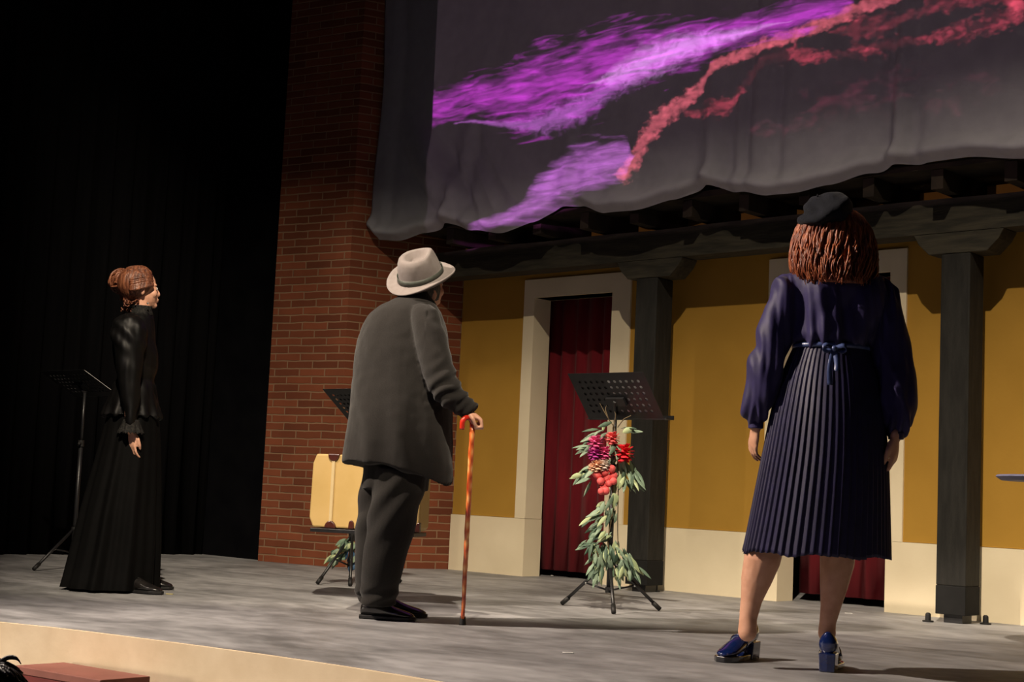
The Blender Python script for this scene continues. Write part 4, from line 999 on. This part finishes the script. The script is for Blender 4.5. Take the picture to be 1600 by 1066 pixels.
# ================================================================== RED-BROWN STEP
zt = -.121; q = [gz(30, 1043, zt), gz(100, 1035, zt), gz(235, 1057, zt), gz(157, 1063, zt)]
q[0] = q[1]+(q[3]-q[2])
st = empty('wooden_step', ((q[0]+q[2])/2).xy.to_3d()-Z3*1.05, 'red-brown wooden step block set against the stage front at bottom left', 'step')
bm = bmesh.new(); prism(bm, [p-Z3*.028 for p in q], Z3*.028); obj('top_board', bm, ['step'], st, bevel=.003)
cc = sum(q, V())/4
bm = bmesh.new(); prism(bm, [cc+(p-cc)*.985-Z3*(.9) for p in q], Z3*.871); obj('riser_box', bm, 'stepside', st)

# ================================================================== MUSIC STANDS
def music_stand(base, topl, tw, drop, back, label, feet_ang, leg=.30, hub=.26, folder=None, paper=None, F=None):
    """base on the floor; topl = world point of desk's top left corner; desk runs along +X"""
    e = empty('music_stand', base, label, 'music stand', 'perforated music stands')
    ex = V((1, .02, 0)).normalized(); sl = V((0, back, -drop)); sl = sl; Ls = sl.length; sd_ = sl.normalized(); nn = ex.cross(sd_)
    bm = bmesh.new(); NX, NZ = 13, 8; cw, ch = tw/NX, Ls/NZ
    def P(a, b): return bm.verts.new(topl+ex*a+sd_*b)
    for i in range(NX):
        for j in range(NZ):
            x0, y0, x1, y1 = i*cw, j*ch, (i+1)*cw, (j+1)*ch; mx_, my = (x0+x1)/2, (y0+y1)/2
            hole = j not in (0, NZ-1) and i not in (0, NX-1)
            out = [(x0, y0), (mx_, y0), (x1, y0), (x1, my), (x1, y1), (mx_, y1), (x0, y1), (x0, my)]
            vo = [P(*p) for p in out]
            if not hole: bm.faces.new(vo); continue
            r_ = .010; vi = [P(mx_+r_*cos(-3*pi/4+k*pi/4), my+r_*sin(-3*pi/4+k*pi/4)) for k in range(8)]
            for k in range(8): bm.faces.new((vo[k], vo[(k+1) % 8], vi[(k+1) % 8], vi[k]))
    bmesh.ops.remove_doubles(bm, verts=bm.verts, dist=1e-5)
    dk = obj('desk', bm, 'metal', e); so = dk.modifiers.new('s', 'SOLIDIFY'); so.thickness = .0015
    bm = bmesh.new(); c_ = topl+ex*tw/2+sd_*Ls; obox(bm, c_+V((0, .028, .006)), ex, Y3, Z3, tw/2+.012, .034, .003); obox(bm, c_+V((0, .060, .016)), ex, Y3, Z3, tw/2+.012, .003, .010); obj('ledge', bm, 'metal', dk)
    pc = topl+ex*tw/2+sd_*Ls*.62-V((0, .03, 0)); top = V((base[0], base[1], pc.z-.05)); b0 = V((base[0], base[1], 0))
    bm = bmesh.new(); obox(bm, pc+V((0, .012, 0)), ex, sd_, nn, .06, .025, .008); tube(bm, [top, (top+pc)/2-V((0, .005, 0)), pc], .009, n=10, k=2); obj('bracket', bm, 'metal', e, smooth=False)
    hz = hub; mid = .62*top.z+.1
    bm = bmesh.new(); tube(bm, [b0+Z3*.10, b0+Z3*mid], .0135, n=14, k=1); obj('pole', bm, 'metal', e, smooth=True)
    bm = bmesh.new(); tube(bm, [b0+Z3*(mid-.02), top], .009, n=14, k=1); obj('inner_pole', bm, 'metal', e, smooth=True)
    bm = bmesh.new(); tube(bm, [b0+Z3*(mid-.02), b0+Z3*(mid+.02)], .019, n=14, k=1); tube(bm, [b0+Z3*mid, b0+Z3*mid-HF*.04], .008, n=10, k=1); obj('clamp', bm, 'rubber', e)
    bm = bmesh.new(); tube(bm, [b0+Z3*(hz-.025), b0+Z3*(hz+.02)], .021, n=14, k=1); obj('hub', bm, 'rubber', e); bm = bmesh.new(); tube(bm, [b0+Z3*.09, b0+Z3*.12], .019, n=14, k=1); obj('brace_collar', bm, 'rubber', e)
    for a in feet_ang:
        d = V((cos(a), sin(a), 0)); foot = b0+d*leg+Z3*.013
        bm = bmesh.new(); tube(bm, [b0+d*.018+Z3*hz, foot], .009, n=10, k=1); lg = obj('leg', bm, 'metal', e, smooth=True)
        bm = bmesh.new(); m_ = b0+d*leg*.5+Z3*(hz*.5+.006); tube(bm, [b0+d*.016+Z3*.105, m_], .005, n=8, k=1); obj('brace', bm, 'metal', lg, smooth=True)
        bm = bmesh.new(); ball(bm, m_, .0075); obj('rivet', bm, 'steel', lg, smooth=True)
        bm = bmesh.new(); dd = (foot-b0-Z3*hz).normalized(); tube(bm, [foot-dd*.05, foot+dd*.004], .0125, n=12, k=1); obj('rubber_foot', bm, 'rubber', lg, smooth=True)
    off = Y3*.006-sd_*0
    for spec, nm, mt_, lab, ct_ in ((folder, 'music_folder', 'rubber', None, 'folder'), (paper, 'sheet_music', 'paper', None, 'paper')):
        if not spec: continue
        a0, a1, b0_, b1, lab = spec; bm = bmesh.new(); nrm = nn if nn.y > 0 else -nn
        c_ = topl+ex*(a0+a1)/2*tw+sd_*(b0_+b1)/2*Ls+nrm*.006
        obox(bm, c_, ex, sd_, nrm, (a1-a0)/2*tw, (b1-b0_)/2*Ls, .003 if nm == 'music_folder' else .0012)
        o = obj(nm, bm, mt_); tag(o, lab, ct_)
    return e
def angs(base, *pts): return [atan2(p.y-base.y, p.x-base.x) for p in pts]

# stand with flowers (centre)
B3 = V((-5.01, 6.22, 0)); A3 = Frame(B3); tl = onY(887, 584, 6.05); tr = onY(1003, 584, 6.05)
music_stand(B3, tl, (tr-tl).length, .235, .20, 'black perforated music stand wrapped in leaves and flowers in front of the left doorway', angs(B3, gz(885, 947), gz(958, 960), gz(1017, 955)), .29, .25,
            folder=(.03, .44, .06, .97, 'thin black music folder resting on the desk of the flower-decked music stand'), paper=(.46, .97, .04, .98, 'white sheet of music on the desk of the flower-decked music stand'))
# stand behind the suitcase
B2 = gz(546, 911); A2 = Frame(B2); tl = onY(504, 608, B2.y-.12); 
music_stand(B2, tl, .47, .19, .24, 'black perforated music stand half hidden behind the elderly man, above the suitcase', angs(B2, gz(480, 915), gz(548, 926), B2+V((.1, .3, 0))), .34, .28,
            folder=(.16, .95, .18, .97, 'black music folder on the music stand behind the elderly man'))
# stand behind the woman in black
B1 = gz(112, 890); tl = onY(62, 580, B1.y-.1)
music_stand(B1, tl, .50, .14, .26, 'black perforated music stand behind the woman in black at far left', angs(B1, gz(40, 893), gz(108, 900), B1+V((.2, .3, 0))), .33, .24,
            paper=(.45, .97, .05, .95, 'white sheet of music on the desk of the music stand at far left'))

# ================================================================== SUITCASE ON ITS LOW STAND
SB = onY(482, 823, 5.02); zc = SB.z; ppm = FPX/((SB-CP).dot(fw))
f1 = (r0*.97-HF*.24).normalized(); s2 = V((-f1.y, f1.x, 0)); cor = SB
Hc = 114/ppm; Lc = .60; Wc = .17
def CPt(a, b, z): p = cor+f1*a+s2*b; return V((p.x, p.y, zc+z))
cse = empty('suitcase', CPt(Lc/2, Wc/2, 0), 'tan vintage suitcase with brown corner guards behind the legs of the elderly man', 'suitcase')
bm = bmesh.new(); ch = .022
prism(bm, [CPt(ch, 0, 0), CPt(Lc-ch, 0, 0), CPt(Lc, 0, ch), CPt(Lc, 0, Hc-ch), CPt(Lc-ch, 0, Hc), CPt(ch, 0, Hc), CPt(.004, 0, Hc-.05), CPt(0, 0, .05)], s2*Wc)
sh_ = obj('shell', bm, 'case', cse, bevel=.008)
xr = (517-482)/ppm/.97
for x in (xr, Lc-xr):
    bm = bmesh.new(); obox(bm, CPt(x, -.003, Hc/2), f1, s2, Z3, .009, .006, Hc/2-.002); obj('slat', bm, 'caseblue', cse, bevel=.003)
    for z, sg in ((0, 1), (Hc, -1)):
        bm = bmesh.new(); poly = [CPt(x+.032*cos(pi*k/10), -.012, z+sg*(.040*sin(pi*k/10)-.003)) for k in range(11)]
        prism(bm, poly, s2*.035); obj('corner_guard', bm, 'guard', cse, bevel=.006)
for x in (xr+.115, Lc-xr-.115):
    bm = bmesh.new(); prism(bm, [CPt(x+.014*cos(pi*k/8), -.010, .022+.022*sin(pi*k/8)) for k in range(9)]+[CPt(x-.016, -.010, -.001), CPt(x+.016, -.010, -.001)], s2*.02); obj('foot_stud', bm, 'guard', cse, bevel=.004)
bm = bmesh.new()
for z in (0.022,): prism(bm, [CPt(Lc-.04, -.004, 0), CPt(Lc+.004, -.004, 0), CPt(Lc+.004, -.004, .05), CPt(Lc-.01, -.004, .045)], s2*.03)
obj('corner_guard', bm, 'guard', cse, bevel=.003)
bm = bmesh.new(); tube(bm, [CPt(Lc/2-.07, Wc/2, Hc), CPt(Lc/2-.06, Wc/2, Hc+.03), CPt(Lc/2+.06, Wc/2, Hc+.03), CPt(Lc/2+.07, Wc/2, Hc)], .008, n=10, k=3); obj('handle', bm, 'guard', cse, smooth=True)
# low stand: thin tray on a pedestal
tc_ = CPt(Lc*.60, Wc/2, 0)
ts = empty('low_stand', (tc_.x, tc_.y, 0), 'low black pedestal stand carrying the tan suitcase', 'stand')
bm = bmesh.new(); obox(bm, CPt(Lc*.5, Wc/2, -.0145), f1, s2, Z3, Lc*.47, .11, .010); obj('tray', bm, 'metal', ts, bevel=.003)
bm = bmesh.new(); tube(bm, [V((tc_.x, tc_.y, .02)), V((tc_.x, tc_.y, zc-.024))], .02, n=14, k=1); obj('column', bm, 'metal', ts, smooth=True)
bm = bmesh.new(); tube(bm, [V((tc_.x, tc_.y, .0)), V((tc_.x, tc_.y, .022))], [.075, .07], n=32, k=1); obj('foot_plate', bm, 'metal', ts)

# ================================================================== FLOWERS AND LEAVES
def leaf(bm, p, d, nrm, L_, W_, bend=.2):
    d = d.normalized(); s = d.cross(nrm)
    if s.length < .05: s = d.cross(X3)
    s.normalize(); n_ = s.cross(d); prev = None
    for t, w in ((0, .05), (.2, .62), (.45, 1), (.7, .78), (.9, .35), (1, .02)):
        c_ = p+d*L_*t+n_*(bend*L_*t*t*-1); a = bm.verts.new(c_-s*W_*w*.5+n_*W_*.12*w); m_ = bm.verts.new(c_); b = bm.verts.new(c_+s*W_*w*.5+n_*W_*.12*w)
        if prev: bm.faces.new((prev[0], prev[1], m_, a)); bm.faces.new((prev[1], prev[2], b, m_))
        prev = (a, m_, b)
def bloom(bm, c, r, rd, petals=26):
    """ruffled layered flower head"""
    ball(bm, c, r*.45, 10, 6)
    for i in range(petals):
        t = (i+.5)/petals; ph = math.acos(1-2*t*.95); th = i*2.39996; d = V((cos(th)*sin(ph), sin(th)*sin(ph), cos(ph)))
        tn = d.cross(Z3); tn = tn.normalized() if tn.length > .1 else X3; bt = d.cross(tn); p = V(c)+d*r*.35
        prev = None
        for k, (a, w) in enumerate(((0, .25), (.45, .7), (.8, .85), (1, .6))):
            q = p+d*r*.72*a; f_ = .35*a; vs = [bm.verts.new(q+tn*r*w*.5*u+bt*r*f_*(.3+.25*abs(u))+d*r*.06*sin(u*5+i)) for u in (-1, -.4, .4, 1)]
            if prev:
                for z in range(3): bm.faces.new((prev[z], prev[z+1], vs[z+1], vs[z]))
            prev = vs
def thick(o, t=.0012): so = o.modifiers.new('s', 'SOLIDIFY'); so.thickness = t; return o
rd = random.Random(11); A = A3; at = A.at
gl = empty('floral_garland', A3.B+Z3*.05, 'garland of eucalyptus leaves with red, pink and peach flowers hung down the centre music stand', 'garland')
def foliage(name, spots, mats, par, sd, Lr=(.06, .105), Wr=(.017, .028)):
    """spots: list of (x,y,spreadpx,count, direction px (dx,dy))"""
    rd = random.Random(sd); bms = {m_: bmesh.new() for m_ in mats}
    for x, y, sp_, cnt, (dx, dy) in spots:
        for _ in range(cnt):
            px, py = x+rd.uniform(-1, 1)*sp_, y+rd.uniform(-1, 1)*sp_*.7
            ddp = rd.uniform(-.07, .03); p = at(px, py, ddp-.02)
            out = V((rd.uniform(-1, 1), rd.uniform(-1, 1), rd.uniform(-.5, .5)))*.55
            d = r0*dx-Z3*dy+out-HF*.15
            nrm = -HF*.8+Z3*.5+V((rd.uniform(-1, 1), rd.uniform(-1, 1), rd.uniform(-1, 1)))*.5
            leaf(bms[rd.choice(mats)], p, d, nrm, rd.uniform(*Lr), rd.uniform(*Wr), rd.uniform(.05, .35))
    for m_, b in bms.items():
        if len(b.verts): thick(obj(name, b, m_, par, smooth=True))
        else: b.free()
foliage('leaves', [(945, 668, 12, 7, (-.5, .2)), (975, 672, 6, 2, (.9, -.3)), (930, 690, 14, 8, (-.9, .2)), (955, 700, 18, 12, (0, .4)), (920, 745, 8, 5, (-.9, .5)), (925, 730, 10, 5, (-.8, .5)),
                   (978, 725, 13, 14, (.4, .9)), (985, 740, 12, 14, (.4, 1)), (970, 745, 9, 8, (.1, 1)), (960, 772, 7, 4, (.1, .8)), (942, 792, 12, 10, (-.9, .5)), (955, 800, 10, 8, (-.3, .8)),
                   (935, 812, 12, 10, (-.8, .5)), (945, 830, 14, 12, (-.7, .7)), (925, 845, 10, 8, (-.8, .4)), (940, 860, 20, 26, (-.2, .9)), (955, 870, 22, 26, (.1, 1)), (965, 850, 10, 8, (.3, .8)),
                   (978, 870, 10, 12, (.6, .9)), (988, 885, 9, 10, (.6, .8)), (935, 885, 10, 10, (-.2, .9)), (960, 885, 14, 12, (.2, 1))], ['leaf', 'leafdark', 'leaf', 'leaflight', 'leaf'], gl, 21)
for a_ in ((972, 676, r0*.8+Z3*.35, .065, .035), (958, 770, r0*.3-Z3*.8, .06, .045), (910, 742, -r0*.9-Z3*.2, .06, .03)):
    bm = bmesh.new(); leaf(bm, at(a_[0], a_[1], -.055), a_[2], -HF, a_[3], a_[4], .1); thick(obj('pale_leaf', bm, 'leaflight', gl, smooth=True))
bm = bmesh.new()
for L_ in ([(960, 668), (951, 655), (944, 643), (937, 630)], [(951, 655), (946, 640), (948, 634)], [(965, 668), (975, 655), (985, 650), (993, 640), (996, 630)], [(985, 650), (998, 645)], [(958, 668), (962, 650), (960, 643)]):
    tube(bm, [at(x, y, -.05) for x, y in L_], [.003]*(len(L_)-1)+[.001], n=6, k=3)
tube(bm, [at(958, 668, -.03), at(955, 720, -.05), at(958, 790, -.04), at(950, 850, -.04), at(962, 900, -.03)], .004, n=8, k=4)
tube(bm, [at(960, 668, -.03), at(966, 740, -.05), at(965, 830, -.035), at(968, 890, -.03)], .003, n=8, k=4); obj('stem', bm, 'twig', gl, smooth=True)
for x, y, r_, m_, nm in ((975, 708, 12.5, 'red', 'red_flower'), (957, 685, 9, 'coral', 'flower'), (931, 692, 10, 'pink', 'flower'), (930, 709, 9.5, 'magenta', 'flower'), (946, 708, 9, 'pink', 'flower'), (934, 728, 9, 'peach', 'flower'), (944, 727, 8, 'white', 'flower'), (926, 731, 6, 'peach', 'flower')):
    bm = bmesh.new(); bloom(bm, at(x, y, -.095), A3.r(r_)*1.22, rd); thick(obj('flower', bm, 'fl_'+m_, gl, smooth=True), .001)
bm = bmesh.new()
for x, y in ((934, 742), (945, 738), (956, 733), (938, 752), (949, 747), (959, 744), (942, 761), (952, 756), (940, 768), (946, 767), (930, 738), (958, 752)):
    ball(bm, at(x+rd.uniform(-1, 1), y, -.09+rd.uniform(-.02, .02)), A3.r(6.6)*rd.uniform(.85, 1.1), 12, 8)
tag_ = obj('berry_cluster', bm, 'fl_coral', gl, smooth=True)
A = A2; at = A.at
g2 = empty('leafy_sprig', A2.B+Z3*.1, 'small sprig of green and blue leaves hanging under the tan suitcase', 'sprig')
foliage('leaves', [(548, 850, 8, 9, (-.6, .6)), (535, 862, 10, 12, (-.8, .5)), (527, 872, 8, 9, (-.7, .8)), (555, 865, 8, 6, (0, 1)), (545, 845, 6, 5, (-.3, .4))], ['leaf', 'leaflight', 'leafdark'], g2, 31, (.05, .085), (.022, .034))
foliage('blue_leaves', [(550, 862, 6, 7, (-.2, .9)), (552, 880, 5, 5, (.1, 1))], ['leafblue'], g2, 33, (.05, .085), (.018, .028))
bm = bmesh.new(); tube(bm, [at(548, 905-30, 0), at(550, 850, -.01), at(552, 835, -.01)], .003, n=6, k=3); tube(bm, [at(545, 902, -.01), at(549, 880, -.02), at(550, 860, -.02)], .0025, n=6, k=3); obj('stem', bm, 'twig', g2, smooth=True)

# ================================================================== SIDE TABLE cut by the right edge, floor bits
tp = onY(1562, 741, 6.3); R_t = .36; c_ = tp+r0*R_t
tt = empty('side_table', (c_.x, c_.y, 0), 'small round blue-grey side table cut off by the right edge of the picture', 'table')
bm = bmesh.new(); loft(bm, [(c_.x, c_.y, c_.z-.024, R_t*.93, R_t*.93), (c_.x, c_.y, c_.z-.008, R_t, R_t), (c_.x, c_.y, c_.z, R_t*.985, R_t*.985)], n=64, kk=1); obj('table_top', bm, 'tabletop', tt)
bm = bmesh.new(); tube(bm, [V((c_.x, c_.y, .02)), V((c_.x, c_.y, c_.z-.024))], .022, n=16, k=1); obj('leg', bm, 'metal', tt, smooth=True)
bm = bmesh.new(); tube(bm, [V((c_.x, c_.y, 0)), V((c_.x, c_.y, .022))], [.2, .19], n=40, k=1); obj('base', bm, 'metal', tt)
for (x, y, lab) in ((1024, 925, 'small black floor bolt beside the foot of the post near the left doorway'), (1450, 972, 'small black floor bolt just left of the foot of the right porch post'), (1540, 976, 'small black floor bolt just right of the foot of the right porch post')):
    p = gz(x, y); e = bmesh.new(); loft(e, [(p.x, p.y, 0, .03, .03), (p.x, p.y, .008, .03, .03), (p.x, p.y, .010, .016, .016), (p.x, p.y, .042, .015, .015), (p.x, p.y, .050, .008, .008)], n=20, kk=1)
    tag(obj('floor_bolt', e, 'rubber', bevel=.001), lab, 'bolt')
for (x, y, a, b, m_, lab) in ((265, 929, .035, .012, 'tape', 'tiny yellow tape mark on the stage floor right of the woman in black'), (887, 1021, .04, .012, 'paper', 'tiny pale scrap on the stage floor below the cane and music stand'), (868, 900, .07, .02, 'paper', 'white scrap on the floor under the hem of the left doorway curtain'), (1326, 959, .04, .012, 'paper', 'pale scrap on the stage floor right of the calf of the woman in navy')):
    p = gz(x, y); e = bmesh.new(); obox(e, p+Z3*.0022, r0, HF, Z3, a/2, b/2*1.6, .0012); tag(obj('floor_scrap' if m_ == 'paper' else 'tape_mark', e, m_), lab, 'scrap' if m_ == 'paper' else 'tape')
